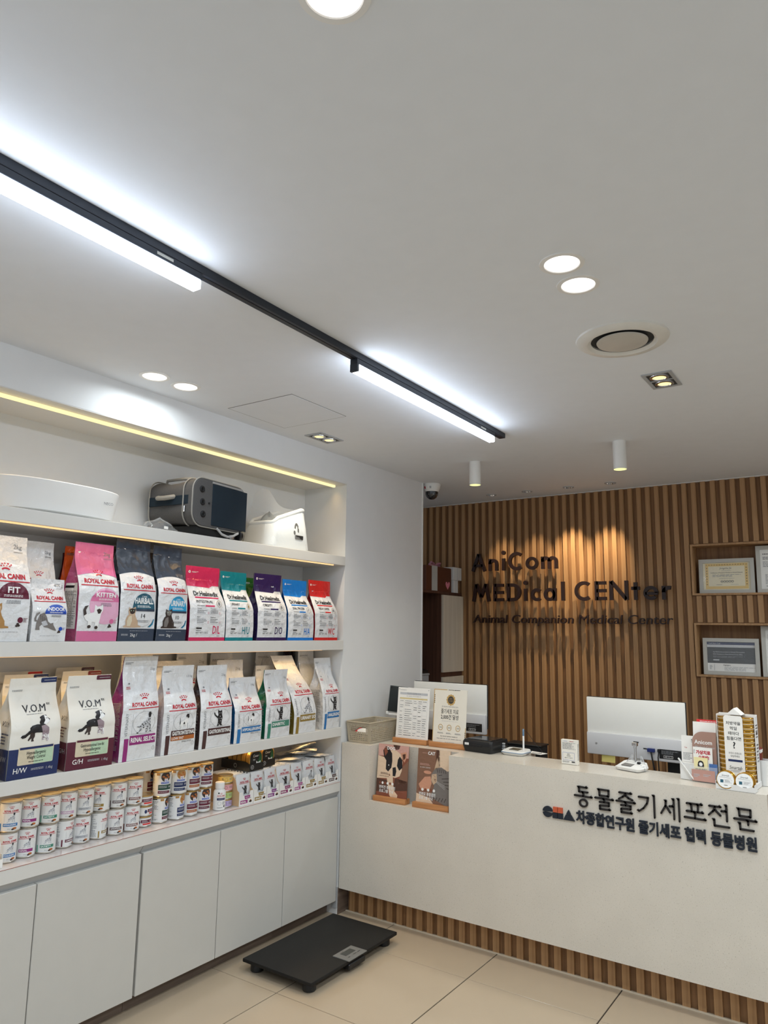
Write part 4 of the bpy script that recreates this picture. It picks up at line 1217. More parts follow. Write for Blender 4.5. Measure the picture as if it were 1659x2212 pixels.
for i, (c, wh) in enumerate(((MAR, 'bottom'), (MAR, 'middle'), (MAR, 'top'))):
    t = thing('flat_can', 'flat white can with a maroon band, %s of a stack of three' % wh, 'can', (-2.705, 2.140, ZW + .0425 * i), -.3 + .7 * (i % 2), 'flat cans on the worktop')
    can_base(t, .0375, .0418, gold=True)
    P = can_print(.0375); P.rect(-.02, .017, .03, .029, c); P.rect(-.012, .009, .03, .015, SCAR); P.up(); P.fine(-.015, .019, .015, .027, PALE, 2, i); P.text('i/d', .022, .02, .006, WHT); P.ell(-.028, .02, .006, .008, NAVY, 8); P.fine(.04, .01, .09, .032, GRY, 5, 3); P.build('label_print', t)
t = thing('supplement_bottle', 'small white plastic bottle with a navy label band and ribbed cap', 'bottle', (-2.655, 2.534, ZW), -.45)
MB().lathe([(.026, 0), (.0285, .003), (.0285, .078), (.026, .086), (.019, .094), (.019, .097)], WHITEP, 32).build('bottle_body', t)
b = MB(); b.lathe([(.0215, .096), (.022, .098), (.022, .121), (.020, .1235), (0, .1235)], WHITEP, 36, caps=True); b.build('cap', t)
P = can_print(.0285, .006); rc_logo(P, .0, .064, .036); P.rect(-.02, .046, .02, .056, NAVY); P.up(); P.fine(-.014, .049, .014, .053, PALE, 1, 2); P.ring(-.008, .032, .009, .009, .0008, GRY, 10); P.fine(.006, .026, .02, .04, GRY, 3, 2); P.tris([(.012, .014), (.02, .014), (.019, .026), (.014, .022)], [(0, 1, 2, 3)], INK); P.fine(-.018, .01, .008, .016, GRY, 1, 3); P.ell(-.012, .078, .004, .004, INK, 6); P.build('label_print', t)
for i, (nm, c) in enumerate((('lilac', (184, 166, 206)), ('light green', (172, 196, 122)), ('pink', (226, 164, 168)), ('yellow', (226, 186, 96)))):
    t = thing('flat_can', '%s flat can in the stack of four coloured cans' % nm, 'can', (-2.682, 2.592, ZW + .0365 * i), -.4, 'coloured flat cans on the worktop')
    can_base(t, .036, .036, M('tin_' + nm, c, .35, coat=.2), gold=True)
    P = can_print(.036); P.ring(-.008, .018, .008, .007, .0007, INK, 10); P.fine(.008, .014, .028, .026, GRY, 2, i); P.rect(-.028, .006, -.016, .011, SCAR); P.fine(-.03, .015, -.02, .026, INK, 2, i + 4); P.build('label_print', t)

# ------------------------------------------------------------------ pouch boxes
POU = M('pouch_film', (214, 216, 218), .25, var=.02, coat=.3, bump=.2, bs=60)
CARD = M('carton', (206, 172, 132), .8, var=.04)
CARDW = M('carton_white', (228, 227, 224), .6, var=.01)
def pouch_mesh(w, h, sd):
    b = MB()
    def f(sg):
        def g(u, v):
            e = max(0, (1 - (2 * u - 1) ** 4)) * max(0, 1 - (2 * v - 1) ** 4)
            n = .004 * noise.noise(Vector((u * 4 + sd, v * 4, sg * 2)))
            return (sg * (.0055 * e + .0006) + n * (.4 + .6 * v), (u - .5) * w * (1 if sg > 0 else -1), v * h)
        return g
    b.grid(f(1), 9, 11, POU); b.grid(f(-1), 9, 11, POU)
    return b.mesh('pouch_body')
pm = [pouch_mesh(.084, .136, s_) for s_ in (1, 7, 13)]
def pouch(label, x, y, z, rx=0.0, k=0, print_=True, an=tabby, c=MAG, rz=0.0, group='pouches in the display boxes', kx=1.0):
    t = thing('food_pouch', label, 'pouch', (x, y, z), group=group, rot=(0, rx, rz))
    o = link('pouch_body', pm[k % 3], t)
    o.scale = (1, kx, 1)
    if print_:
        P = Print(lambda px, py, l: (.0062 * max(0, 1 - (2 * px / .084) ** 4) * max(0, 1 - (2 * py / .136 - 1) ** 4) + .0022 + l, px * kx, py), .02)
        rc_logo(P, .004, .098, .052); an(P, -.016, .046, .040); P.line([(-.02, .046), (-.02, .076)], .0005, PALE)
        P.rect(-.02, .018, .03, .03, c)
        P.build('front_print', t)
    return t
bx = [2.620, 2.717, 2.811, 2.903, 3.012, 3.105, 3.208, 3.299, 3.392]
spec = [('magenta', MAG, tabby, 'RENAL'), ('gold', GLD, tabby, 'URINARY'), ('purple', ink('violet', (126, 44, 128)), tabby, 'RENAL'), ('plum', ink('plum', (132, 36, 96)), tabby, 'RENAL'), ('pale magenta', ink('pale_magenta', (160, 74, 138)), tabby, 'RENAL'), ('gold', GLD, dalmatian, 'URINARY'), ('gold', GLD, tabby, 'URINARY'), ('dark brown', BRN, tabby, 'GASTRO')]
ordw = ['first', 'second', 'third', 'fourth', 'fifth', 'sixth', 'seventh', 'last']
for i, (nm, c, an, txt) in enumerate(spec):
    y0, y1 = bx[i] + .0015, bx[i + 1] - .0015
    yc, wd = (y0 + y1) / 2, y1 - y0
    D_ = .235
    t = thing('pouch_box', 'white pouch box with a %s label, %s from the coloured cans' % (nm, ordw[i]), 'box', (XW - .012, yc, ZW), group='pouch display boxes on the worktop')
    e = .0015
    hb, ht = .064, .130
    MB().box((-D_, -wd / 2, 0), (0, wd / 2, e), CARDW).build('bottom', t)
    b = MB(); b.prism([(-wd / 2, e), (wd / 2, e), (wd / 2, hb), (wd * .28, hb), (wd * .22, hb * .72), (-wd * .22, hb * .72), (-wd * .28, hb), (-wd / 2, hb)], -e, 0, CARDW, 'yz'); b.build('front_panel', t, smooth=0, fix=True)
    for s_ in (-1, 1):
        b = MB(); ye = s_ * (wd / 2 - e)
        b.prism([(-D_, e), (-e, e), (-e, hb), (-.016, hb + .01), (-.03, ht - .012), (-.042, ht), (-D_, ht)], min(ye, s_ * wd / 2), max(ye, s_ * wd / 2), CARD if i in (0, 3) else CARDW, 'xz'); b.build('side_panel', t, smooth=0, fix=True)
    MB().box((-D_, -wd / 2, e), (-D_ + e, wd / 2, ht), CARD).build('back_panel', t)
    P = Print(lambda x, y, l: (l, x, y), .05, .0004)
    P.rect(-wd * .42, .010, wd * .10, .026, c)
    P.poly([(-wd * .14, hb * .70), (-wd * .10, hb * .46), (wd * .24, hb * .46), (wd * .28, hb * .70)], c)
    P.up()
    P.text(txt, -wd * .38, .014, .008, WHT, 'l', bold=.02, wid=min(wd * .44, wd * .075 * len(txt))); P.text(txt, wd * .07, hb * .54, .005, WHT, wid=wd * .26)
    P.ell(wd * .30, .015, .010, .005, DKBR, 8); P.ell(wd * .32, .019, .005, .005, ORG, 7); P.fine(wd * .18, .028, wd * .4, .036, GRY, 1, i)
    P.build('front_print', t)
    kx = (wd - .006) / .086
    pouch('front white pouch standing in the %s pouch box from the coloured cans' % ordw[i], XW - .030, yc, ZW + .004, -.10, i, True, an, c, kx=kx, rz=.05 * (i % 3 - 1))
    for j in range(1, 9):
        p = pouch('white pouch queued behind the front one in the %s box from the coloured cans' % ordw[i], XW - .030 - .021 * j, yc, ZW + .003, -.10 + .012 * ((i * 3 + j) % 3), i + j, False, kx=kx * .985)
# loose pouches lying on top of the boxes
LOOSE = ('on the fifth pouch box', 'at the back of the sixth pouch box', 'over the front of the sixth pouch box', 'at the back of the seventh pouch box', 'over the front of the seventh pouch box', 'against the niche back behind the seventh pouch box', 'on the last pouch box in the corner')
for i, (x, y, rz, rx) in enumerate(((-2.72, 3.07, .3, 1.45), (-2.79, 3.12, 1.2, 1.5), (-2.70, 3.17, -.5, 1.42), (-2.77, 3.22, .9, 1.35), (-2.69, 3.28, .1, 1.48), (-2.80, 3.29, 1.6, 1.4), (-2.73, 3.335, -.9, 1.5))):
    pouch('loose white pouch lying ' + LOOSE[i], x - .05, y, ZW + .142 + .013 * (i % 4), rx, i, False, rz=rz, group='loose pouches on the boxes')
pouch('loose white pouch sticking up highest on the heap in the shelf corner', -2.80, 3.16, ZW + .165, 1.2, 2, False, rz=.4, group='loose pouches on the boxes')

# black trays of dog food tins on top of the first boxes
TINB = M('tin_black', (22, 24, 24), .3, coat=.3)
TING = M('tin_gold', (222, 176, 96), .28, metal=.85)
DGREEN = ink('tin_green', (26, 84, 48))
def tin(label, x, y, z, group, face=True):
    t = thing('dog_food_tin', label, 'tin', (x, y, z), group=group)
    sh = rrect(-.044, 0, .044, .085, .030, 5)
    MB().prism(sh, -.026, -.003, TING, 'yz').build('tin_cup', t, fix=True)
    MB().prism([(a * 1.05, .0425 + (c - .0425) * 1.05) for a, c in sh], -.003, 0, TING, 'yz').build('rim', t, fix=True)
    MB().prism([(a * .93, .0425 + (c - .0425) * .93) for a, c in sh], 0, .001, TINB, 'yz').build('lid_film', t, fix=True)
    if face:
        P = Print(lambda px, py, l: (.0012 + l, px, py), .05, .0003)
        P.poly([(.0, .006), (.036, .012), (.040, .03), (.038, .062), (.022, .078), (.02, .05)], DGREEN)
        P.up()
        P.text('Cesar', -.002, .058, .012, WHT, wid=.038, shear=.2); P.line([(-.022, .056), (.022, .064)], .0008, TING)
        P.text('만찬', -.014, .042, .006, WHT); P.ell(-.024, .014, .014, .009, ORG, 10); P.ell(-.026, .018, .007, .004, SCAR, 8)
        T(P, [(-.1, .0), (-.5, .1), (-.45, .45), (-.42, .9), (-.2, .72), (.2, .72), (.42, .9), (.45, .45), (.5, .1), (.1, .0)], .016, .008, .034, WHT)
        P.up()
        P.ell(.011, .027, .002, .002, INK, 6); P.ell(.021, .027, .002, .002, INK, 6); P.ell(.016, .021, .003, .0024, INK, 6)
        P.build('lid_print', t)
    return t
def tin_tray(label, x, y, z, L, W_, gname, n, nm):
    t = thing('tin_tray', label, 'display box', (x, y, z))
    MB().box((-L, -W_ / 2, 0), (0, W_ / 2, .002), TINB).build('bottom', t)
    MB().box((-.002, -W_ / 2, .002), (0, W_ / 2, .034), TINB).build('front_panel', t)
    MB().box((-L, -W_ / 2, .002), (-L + .002, W_ / 2, .04), TINB).build('back_panel', t)
    for s_ in (-1, 1):
        b = MB(); b.prism([(-L + .002, .002), (-.002, .002), (-.002, .034), (-.03, .044), (-L + .002, .044)], s_ * W_ / 2 - (.002 if s_ > 0 else 0), s_ * W_ / 2 + (.002 if s_ < 0 else 0), TINB, 'xz'); b.build('side_panel', t, fix=True)
    P = Print(lambda px, py, l: (l, px, py), .05, .0004); P.ring(-.03, .018, .010, .010, .0012, WHT, 14); P.text('C', -.03, .014, .008, WHT); P.build('front_print', t)
    P = Print(lambda px, py, l: (px, -W_ / 2 - l, py), .05, .0004); P.ring(-L * .5, .02, .010, .010, .0012, WHT, 14); P.build('side_print', t)
    for j in range(n):
        tin('black and green dog food tin at the front of the %s black tray' % nm if j == 0 else '%s gold rimmed tin from the front in the %s black tray' % (('', 'second', 'third', 'fourth', 'fifth')[j], nm), x - .006 - .031 * j, y, z + .006, gname, j == 0)
tin_tray('black tray of dog food tins on the pouch boxes, nearer the coloured cans', XW - .055, 2.775, ZW + .142, .20, .098, 'tins in the black trays', 5, 'nearer')
tin_tray('black tray of dog food tins on the pouch boxes, farther from the coloured cans', XW - .085, 2.893, ZW + .142, .17, .098, 'tins in the black trays', 4, 'farther')
# ------------------------------------------------------------------ raised lettering on the slatted wall
LET = M('letter_brown', (38, 20, 18), .45, var=.05)
ws = thing('wall_sign', 'large raised dark brown three-line lettering on the slatted wood wall', 'sign', (0, 5.112, 0))
def seg(b, ax, az, bx, bz, w, d=.02):
    dx, dz = bx - ax, bz - az
    L = math.hypot(dx, dz)
    nx, nz = -dz / L * w / 2, dx / L * w / 2
    b.prism([(ax - nx, az - nz), (bx - nx, bz - nz), (bx + nx, bz + nz), (ax + nx, az + nz)], -d, 0, LET, 'xz')
def arc(b, cx, cz, rx, rz, w, a0, a1, n=20, d=.02):
    pts = [(cx + rx * cos(a0 + (a1 - a0) * i / n), cz + rz * sin(a0 + (a1 - a0) * i / n)) for i in range(n + 1)]
    inn = [(cx + (rx - w) * cos(a0 + (a1 - a0) * i / n), cz + (rz - w) * sin(a0 + (a1 - a0) * i / n)) for i in range(n + 1)]
    V, F = [], []
    for p, q in zip(pts, inn): V += [(p[0], -d, p[1]), (q[0], -d, q[1]), (q[0], 0, q[1]), (p[0], 0, p[1])]
    for i in range(n):
        for k in range(4): F.append([i * 4 + k, i * 4 + (k + 1) % 4, (i + 1) * 4 + (k + 1) % 4, (i + 1) * 4 + k])
    F += [[3, 2, 1, 0], [n * 4, n * 4 + 1, n * 4 + 2, n * 4 + 3]]
    b.add(V, F, LET)
SW, CAPH, XH = .025, .134, .092
R_ = math.radians
def glyph(ch, x0, x1, z):
    b = MB(); w = SW; h = CAPH; W = x1 - x0; xm = (x0 + x1) / 2
    if ch == 'A':
        seg(b, x0 + w / 2, z, xm, z + h, w); seg(b, x1 - w / 2, z, xm, z + h, w); seg(b, x0 + W * .22, z + h * .32, x1 - W * .22, z + h * .32, w * .8)
    elif ch in 'nmhr':
        seg(b, x0 + w / 2, z, x0 + w / 2, z + XH, w)
        k = 2 if ch == 'm' else 1
        if ch == 'r':
            arc(b, x0 + W * .85, z + XH - W * .75, W * .85, W * .75, w, R_(75), R_(180), 10)
        else:
            cw = (W - w) / k
            for j in range(k):
                cx = x0 + w / 2 + cw * (j + .5); r = cw / 2 + w / 2
                arc(b, cx, z + XH - r, r, r, w, 0, PI, 14); seg(b, cx + r - w / 2, z, cx + r - w / 2, z + XH - r, w)
    elif ch == 'i':
        seg(b, xm, z, xm, z + XH, w); arc(b, xm, z + h + .002, .0165, .0165, .0164, 0, 2 * PI, 14)
    elif ch == 'l': seg(b, xm, z, xm, z + h + .004, w)
    elif ch == 'C': arc(b, x0 + h * .52, z + h / 2, h * .52, h * .52, w, R_(52), R_(308), 26)
    elif ch == 'c': arc(b, x0 + XH * .52, z + XH / 2, XH * .52, XH * .52, w * .95, R_(48), R_(312), 22)
    elif ch == 'o': arc(b, xm, z + XH / 2, W / 2, XH * .52, w * .95, 0, 2 * PI, 30)
    elif ch == 'a':
        arc(b, x0 + XH * .5, z + XH / 2, XH * .5, XH * .52, w * .95, 0, 2 * PI, 28); seg(b, x1 - w / 2, z, x1 - w / 2, z + XH, w)
    elif ch == 'e':
        arc(b, xm, z + XH / 2, W / 2, XH * .52, w * .9, 0, R_(318), 26); seg(b, x0 + w * .5, z + XH * .47, x1 - w * .1, z + XH * .47, w * .75)
    elif ch == 'M':
        for a, c in ((x0 + w / 2, x0 + W * .24), (x1 - w / 2, x1 - W * .24)):
            seg(b, a, z, c, z + h, w); seg(b, c, z + h, xm, z + h * .28, w)
        arc(b, xm, z + h * .3, .014, .014, .0139, 0, 2 * PI, 10)
    elif ch == 'E':
        seg(b, x0 + w / 2, z, x0 + w / 2, z + h, w)
        for k in (w / 2, h / 2, h - w / 2): seg(b, x0 + w * .5, z + k, x1, z + k, w * .92)
    elif ch == 'D':
        seg(b, x0 + w / 2, z, x0 + w / 2, z + h, w)
        arc(b, x0 + W - h / 2, z + h / 2, h / 2, h / 2, w, -PI / 2, PI / 2, 20)
        for k in (w / 2, h - w / 2): seg(b, x0 + w / 2, z + k, x0 + W - h / 2 + .001, z + k, w)
    elif ch == 'N':
        seg(b, x0 + w / 2, z, x0 + w / 2, z + h, w); seg(b, x1 - w / 2, z, x1 - w / 2, z + h, w); seg(b, x0 + w * .6, z + h - .004, x1 - w * .6, z + .004, w)
    elif ch == 't':
        seg(b, xm, z, xm, z + h * .9, w); seg(b, x0, z + XH - w / 2, x1, z + XH - w / 2, w * .9)
    b.build('letter', ws, fix=True, smooth=30)
for ch, (a, c) in zip('AniCom', [(-2.654, -2.526), (-2.5045, -2.425), (-2.393, -2.366), (-2.3395, -2.217), (-2.197, -2.0976), (-2.0746, -1.946)]): glyph(ch, a, c, 2.006)
for ch, (a, c) in zip('MEDicalCENter', [(-2.649, -2.492), (-2.465, -2.381), (-2.354, -2.238), (-2.2176, -2.185), (-2.1595, -2.0825), (-2.0585, -1.962), (-1.9236, -1.900), (-1.8244, -1.703), (-1.677, -1.5955), (-1.574, -1.443), (-1.422, -1.3655), (-1.342, -1.244), (-1.221, -1.163)]): glyph(ch, a, c, 1.771)
def char_row(text, x0, x1, y, z, h, m, parent, bold=0.0, ext=.012, shear=0.0, up=None):
    """one raised letter object per character, spaced as the font spaces them"""
    if 'M' in text: bold = 0.0
    V, _ = text_mesh(text, bold, 0, shear, 3)
    a0, a1 = min(v[0] for v in V), max(v[0] for v in V)
    kx, kz = (x1 - x0) / (a1 - a0), h / .7
    for i, ch in enumerate(text):
        if ch == ' ': continue
        Vp, _ = text_mesh(text[:i + 1], bold, 0, shear, 3)
        Vc, Fc = text_mesh(ch, bold, ext / kz, shear, 3)
        off = max(v[0] for v in Vp) - max(v[0] for v in Vc)
        b = MB(); b.add([(x0 + (v[0] + off - a0) * kx, y - v[2] * kz, z + v[1] * kz) for v in Vc], Fc, m)
        b.build('letter', parent, smooth=20)
char_row('Animal Companion Medical Center', -2.647, -1.160, 0, 1.608, .062, LET, ws, .012, .009, .12)

# ------------------------------------------------------------------ raised lettering on the counter front
LETD = M('letter_black', (30, 26, 26), .4, var=.05)
LETN = M('letter_navy', (26, 34, 46), .4, var=.05)
sg = thing('counter_sign', 'large dark raised brush style Korean lettering on the counter front, upper line', 'sign', (0, 3.3995, 0))
def brush(b, pts, w=1.0, m=None, d=.009):
    """a brush stroke with a hooked start and rounded joints, in cell units"""
    P0 = pts
    for k, ((ax, az), (bx, bz)) in enumerate(zip(P0, P0[1:])):
        dx, dz = bx - ax, bz - az
        L = math.hypot(dx, dz) or 1
        nx, nz = -dz / L * w / 2, dx / L * w / 2
        b.prism([(ax - nx, az - nz), (bx - nx * .9, bz - nz * .9), (bx + nx * .9, bz + nz * .9), (ax + nx, az + nz)], 0, d, m, 'xz')
    for k, (x, z) in enumerate(P0):
        r = w / 2 * (.97 if 0 < k < len(P0) - 1 else .86)
        b.prism([(x + r * cos(i * PI / 4 + .4), z + r * sin(i * PI / 4 + .4)) for i in range(8)], 0, d, m, 'xz')
    (ax, az), (bx, bz) = P0[0], P0[1]
    if abs(bz - az) < abs(bx - ax) * .3:      # flat strokes swell at both ends
        ex, ez = P0[-1]
        b.prism([(ex - w * 1.3, ez + w * .35), (ex - w * .55, ez + w * .95), (ex + w * .5, ez + .1), (ex, ez - w * .4)], 0, d, m, 'xz')
    elif abs(bx - ax) < abs(bz - az) * .2:    # upright strokes start with a hook
        b.prism([(ax - w * 1.2, az + w * .35), (ax - w * .1, az + w * .5), (ax + w * .4, az - w * .5), (ax - w * .3, az - w * .8)], 0, d, m, 'xz')
def circle(b, cx, cz, rx, rz, w, m, d=.009, n=22):
    V, F = [], []
    for i in range(n):
        a = 2 * PI * i / n
        for r1, r2 in ((rx, rz), (rx - w, rz - w)):
            for y in (0, d): V.append((cx + r1 * cos(a), y, cz + r2 * sin(a)))
    for i in range(n):
        j = (i + 1) % n
        o, q = i * 4, j * 4
        F += [[o, q, q + 2, o + 2], [o + 1, o + 3, q + 3, q + 1], [o, o + 1, q + 1, q], [o + 2, q + 2, q + 3, o + 3]]
    b.add(V, F, m)
RIEUL = [(2.7, 3.7), (7.3, 3.7), (7.3, 2.3), (2.8, 2.1), (2.8, .5), (7.8, .5)]
SYL = [
    [[(2.9, 9.3), (7.0, 9.2)], [(2.9, 9.3), (2.9, 7.1), (7.3, 7.1)], [(5, 7), (5, 5.3)], [(.6, 5.2), (9.3, 5.0)], 'O'],
    [[(2.6, 9.4), (2.8, 6.6), (7.2, 6.6)], [(2.6, 9.3), (7.3, 9.3), (7.2, 6.5)], [(.5, 5.4), (9.4, 5.2)], [(5, 5.2), (5, 3.8)], RIEUL],
    [[(2.0, 9.3), (7.8, 9.2)], [(5.2, 9.1), (3.9, 7.6), (1.8, 6.4)], [(4.9, 8.1), (6.4, 7.2), (8.3, 6.4)], [(.5, 5.4), (9.4, 5.2)], [(5, 5.2), (5, 3.8)], RIEUL],
    [[(.8, 8.5), (5.2, 8.5), (4.6, 6.0), (3.0, 3.8), (.8, 2.2)], [(7.9, 9.8), (7.9, .2)]],
    [[(2.9, 8.4), (2.5, 6.0), (.5, 2.7)], [(2.7, 6.2), (4.6, 3.4)], [(4.3, 6.2), (6.1, 6.2)], [(6.3, 9.4), (6.3, .8)], [(8.6, 9.8), (8.6, .2)]],
    [[(1.6, 8.6), (8.2, 8.6)], [(3.5, 8.5), (3.7, 5.4)], [(6.5, 8.5), (6.3, 5.4)], [(1.4, 5.3), (8.5, 5.2)], [(5, 5.2), (5, 2.7)], [(.4, 2.6), (9.5, 2.4)]],
    [[(.8, 8.8), (5.6, 8.8)], [(3.3, 8.7), (2.4, 6.8), (.5, 5.0)], [(3.1, 7.4), (5.4, 5.2)], [(5.8, 7.2), (7.9, 7.2)], [(8.0, 9.8), (8.0, 3.2)], [(2.7, 3.4), (2.7, .8), (8.8, .8)]],
    [[(2.6, 9.3), (2.8, 6.3), (7.2, 6.3)], [(2.6, 9.2), (7.3, 9.2), (7.2, 6.2)], [(.5, 5.0), (9.5, 4.8)], [(6.1, 4.8), (6.1, 3.0)], [(2.8, 3.4), (2.8, .9), (8.2, .9)]],
]
for i, strokes in enumerate(SYL):
    b = MB()
    for s_ in strokes:
        if s_ == 'O': circle(b, 5, 2.0, 2.3, 2.0, .85, LETD, .009)
        else: brush(b, s_, .88, LETD)
    k = .0092
    b.xf(0, Matrix.Translation((-1.246 + .0958 * i, -.009, .756)) @ Matrix.Diagonal((k, 1, k * 1.03, 1)))
    b.build('letter', sg, smooth=20, fix=True)
s2 = thing('counter_sign', 'smaller bold raised Korean lettering on the counter front, lower line', 'sign', (0, 3.3995, 0))
char_row('차종합연구원 줄기세포 협력 동물병원', -1.236, -.492, -.0046, .690, .0415, LETN, s2, .028, .0045)
lg = thing('logo_sign', 'raised navy and orange logo before the smaller Korean lettering on the counter', 'sign', (-1.397, 3.3995, .689))
RUST = M('logo_orange', (196, 92, 60), .45, var=.03)
def lp(name, pts, m): MB().prism(pts, -.008, 0, m, 'xz').build(name, lg, fix=True)
u = .0485
cpts = [(.024 + .0245 * cos(a), .0245 + .0245 * sin(a)) for a in [R_(8) + R_(338) * i / 26 for i in range(27)]]
lp('logo_disc', [p for p in cpts if p[1] >= .0255] + [(.012, .0255)], LETN)
lp('logo_disc', [p for p in cpts if p[1] <= .0235] + [(.012, .0235)][:1], LETN)
lp('logo_square', [(.051, .0262), (.072, .0262), (.072, .050), (.051, .050)], RUST)
lp('logo_square', [(.075, .0262), (.097, .0262), (.097, .050), (.075, .050)], RUST)
lp('logo_bar', [(.048, .0), (.072, .0), (.072, .0238), (.048, .0238)], LETN)
lp('logo_bar', [(.075, .0), (.098, .0), (.098, .0238), (.075, .0238)], LETN)
lp('logo_triangle', [(.100, .0), (.154, .0), (.138, .0235), (.112, .0235)], LETN)
lp('logo_triangle', [(.1135, .0262), (.1365, .0262), (.125, .046)], LETN)

# ------------------------------------------------------------------ boards in wooden stands
ZT = .909
def stand(t, w, d=.052, h=.026):
    b = MB()
    b.prism([(-d / 2, 0), (d / 2, 0), (d / 2, h), (.006, h), (.004, .010), (-.004, .010), (-.006, h), (-d / 2, h)], -w / 2, w / 2, STAND, 'yz')
    return b.build('wooden_base', t, smooth=0, fix=True)
def board(t, w, h, m, lean, z=.0105):
    o = MB().box((-w / 2, -.0022, 0), (w / 2, .0022, h), m, .0004).build('board', t)
    o.location = (0, 0, z); o.rotation_euler = (-lean, 0, 0)
    return o
def bprint(o, cell=.05): return Print(lambda x, y, l: (x, -.0022 - l, y), cell, .0003, .0002)
t = thing('price_board', 'clear board with a printed table in a wooden base, beside the basket', 'sign', (-2.273, 3.622, ZT), rz=.02)
stand(t, .222)
o = board(t, .212, .295, PAPER, .10)
P = bprint(o)
P.rect(-.092, .255, .092, .268, PALE); P.text('진료 및 수술비용 안내', 0, .2585, .007, INK); P.text('모든 진료비는 부가세 포함입니다', 0, .245, .005, GRY)
P.fine(-.092, .278, -.05, .283, GRY, 1, 2)
CRMY = ink('table_yellow', (214, 196, 140)); P.rect(-.092, .230, .092, .238, CRMY)
for x in (-.092, -.062, .0, .030, .060, .092): P.line([(x, .02), (x, .238)], .0006, PALE)
P.up()
R9 = random.Random(3)
for r in range(17):
    y = .218 - r * .0118
    if r % 2: P.line([(-.092, y + .008), (.092, y + .008)], .0005, PALE)
    for x0, x1 in ((-.088, -.066), (-.055, -.006), (.004, .026), (.034, .056), (.064, .088)):
        if R9.random() < .75: P.fine(x0, y - .001, x1, y + .0055, GRY if R9.random() < .8 else INK, 1, r * 7 + int(x0 * 100))
for x in (-.098, .098):
    for y in (.012, .285): P.ell(x, y, .0025, .0025, GRY, 8)
P.build('board_print', o)
t = thing('award_board', 'cream board with a gold rosette in a wooden base, on the counter', 'sign', (-2.031, 3.622, ZT), rz=.02)
stand(t, .222)
o = board(t, .204, .300, M('board_cream', (236, 230, 216), .5, var=.01), .09)
P = bprint(o); GB = ink('board_gold', (196, 160, 96))
for a in (((-.102, .0), (-.102, .298)), ((-.102, .297), (-.02, .297)), ((.1, .0), (.1, .1))): P.line(a, .004, GB)
for i in range(5):
    P.rect(-.012 + .009 * i, .2945, -.006 + .009 * i, .2985, INK); P.rect(-.1, .262 - .010 * i, -.096, .268 - .010 * i, INK); P.rect(.096, .03 + .01 * i, .1, .036 + .01 * i, INK)
P.rect(.03, .2955, .06, .2985, INK)
for i in range(12): P.ell(.004 + .022 * cos(i * PI / 6), .243 + .024 * sin(i * PI / 6), .007, .007, GB, 8)
P.up(); P.ell(.004, .243, .0225, .0245, GB, 20); P.up(); P.ell(.004, .243, .0185, .0205, ink('rosette_dark', (72, 66, 58)), 20)
P.up(); P.text('줄기세포', .004, .235, .005, GB); P.fine(-.005, .247, .013, .252, GB, 1, 2)
P.text('줄기세포 치료', 0, .170, .020, INK, wid=.108); P.text('2,000건 달성', 0, .140, .020, INK, wid=.108, bold=.008)
P.text('첫 치료부터 꾸준히 쌓아온 결과', 0, .203, .0055, GRY); P.fine(-.05, .127, .05, .130, PALE, 1, 4)
for x in (-.054, 0, .054):
    P.ring(x, .094, .0148, .0165, .003, GB, 18); P.text('안전', x, .090, .0065, INK); P.fine(x - .018, .06, x + .018, .068, GRY, 2, int(x * 100))
P.text('최신 장비로 안전하게 치료합니다', 0, .044, .0055, INK); P.fine(-.075, .032, .075, .037, GRY, 1, 8); P.text('애니컴 메디컬센터', .006, .012, .0055, GRY)
P.up(-3)
P.build('board_print', o)

# the two posters in the notch
BR1, BR2, BR3, SKIN, PNK2 = ink('poster_brown', (132, 96, 76)), ink('poster_dark', (84, 54, 42)), ink('poster_rust', (134, 78, 58)), ink('poster_skin', (206, 150, 122)), ink('poster_pink', (206, 160, 148))
CREAMF = ink('poster_cream', (226, 200, 172))
zn = .621
t = thing('dog_poster', 'brown poster board of a black and white puppy in a wooden base, in the notch', 'poster', (-2.290, 3.447, zn), rz=.03)
stand(t, .205, .05)
o = board(t, .196, .285, M('board_back', (120, 90, 74), .5), .09)
P = bprint(o); W, H = .196, .285
P.rect(-W / 2, 0, W / 2, H, BR3)
P.up(); P.rect(-W / 2, H * .78, W / 2, H, PNK2); P.poly([(-W / 2, H * .36), (-W * .1, H * .38), (-W * .14, H * .74), (-W / 2, H * .78)], CREAMF); P.poly([(W * .2, H * .3), (W / 2, H * .34), (W / 2, H * .74), (W * .3, H * .6)], BR1); P.poly([(W * .04, H * .16), (W * .5, H * .2), (W * .5, H * .36), (W * .1, H * .4)], BR2); P.poly([(-W / 2, H * .12), (-W * .12, H * .12), (-W * .1, H * .34), (-W / 2, H * .36)], BR2)
P.poly([(-W * .02, H), (W * .22, H), (W * .18, H * .93), (W * .10, H * .91), (W * .03, H * .94)], BR2)
P.up(); P.poly([(-W * .18, H * .40), (W * .02, H * .46), (W * .04, H * .30), (W * .10, H * .16), (W * .20, H * .10), (W * .20, H * .04), (W * .02, H * .02), (-W * .06, H * .08), (-W * .12, H * .24)], CREAMF)
P.up(); P.poly([(-W * .22, H * .66), (-W * .20, H * .82), (-W * .06, H * .90), (W * .10, H * .90), (W * .24, H * .84), (W * .32, H * .70), (W * .30, H * .54), (W * .24, H * .44), (W * .10, H * .40), (-W * .04, H * .42), (-W * .14, H * .50)], CREAMF)
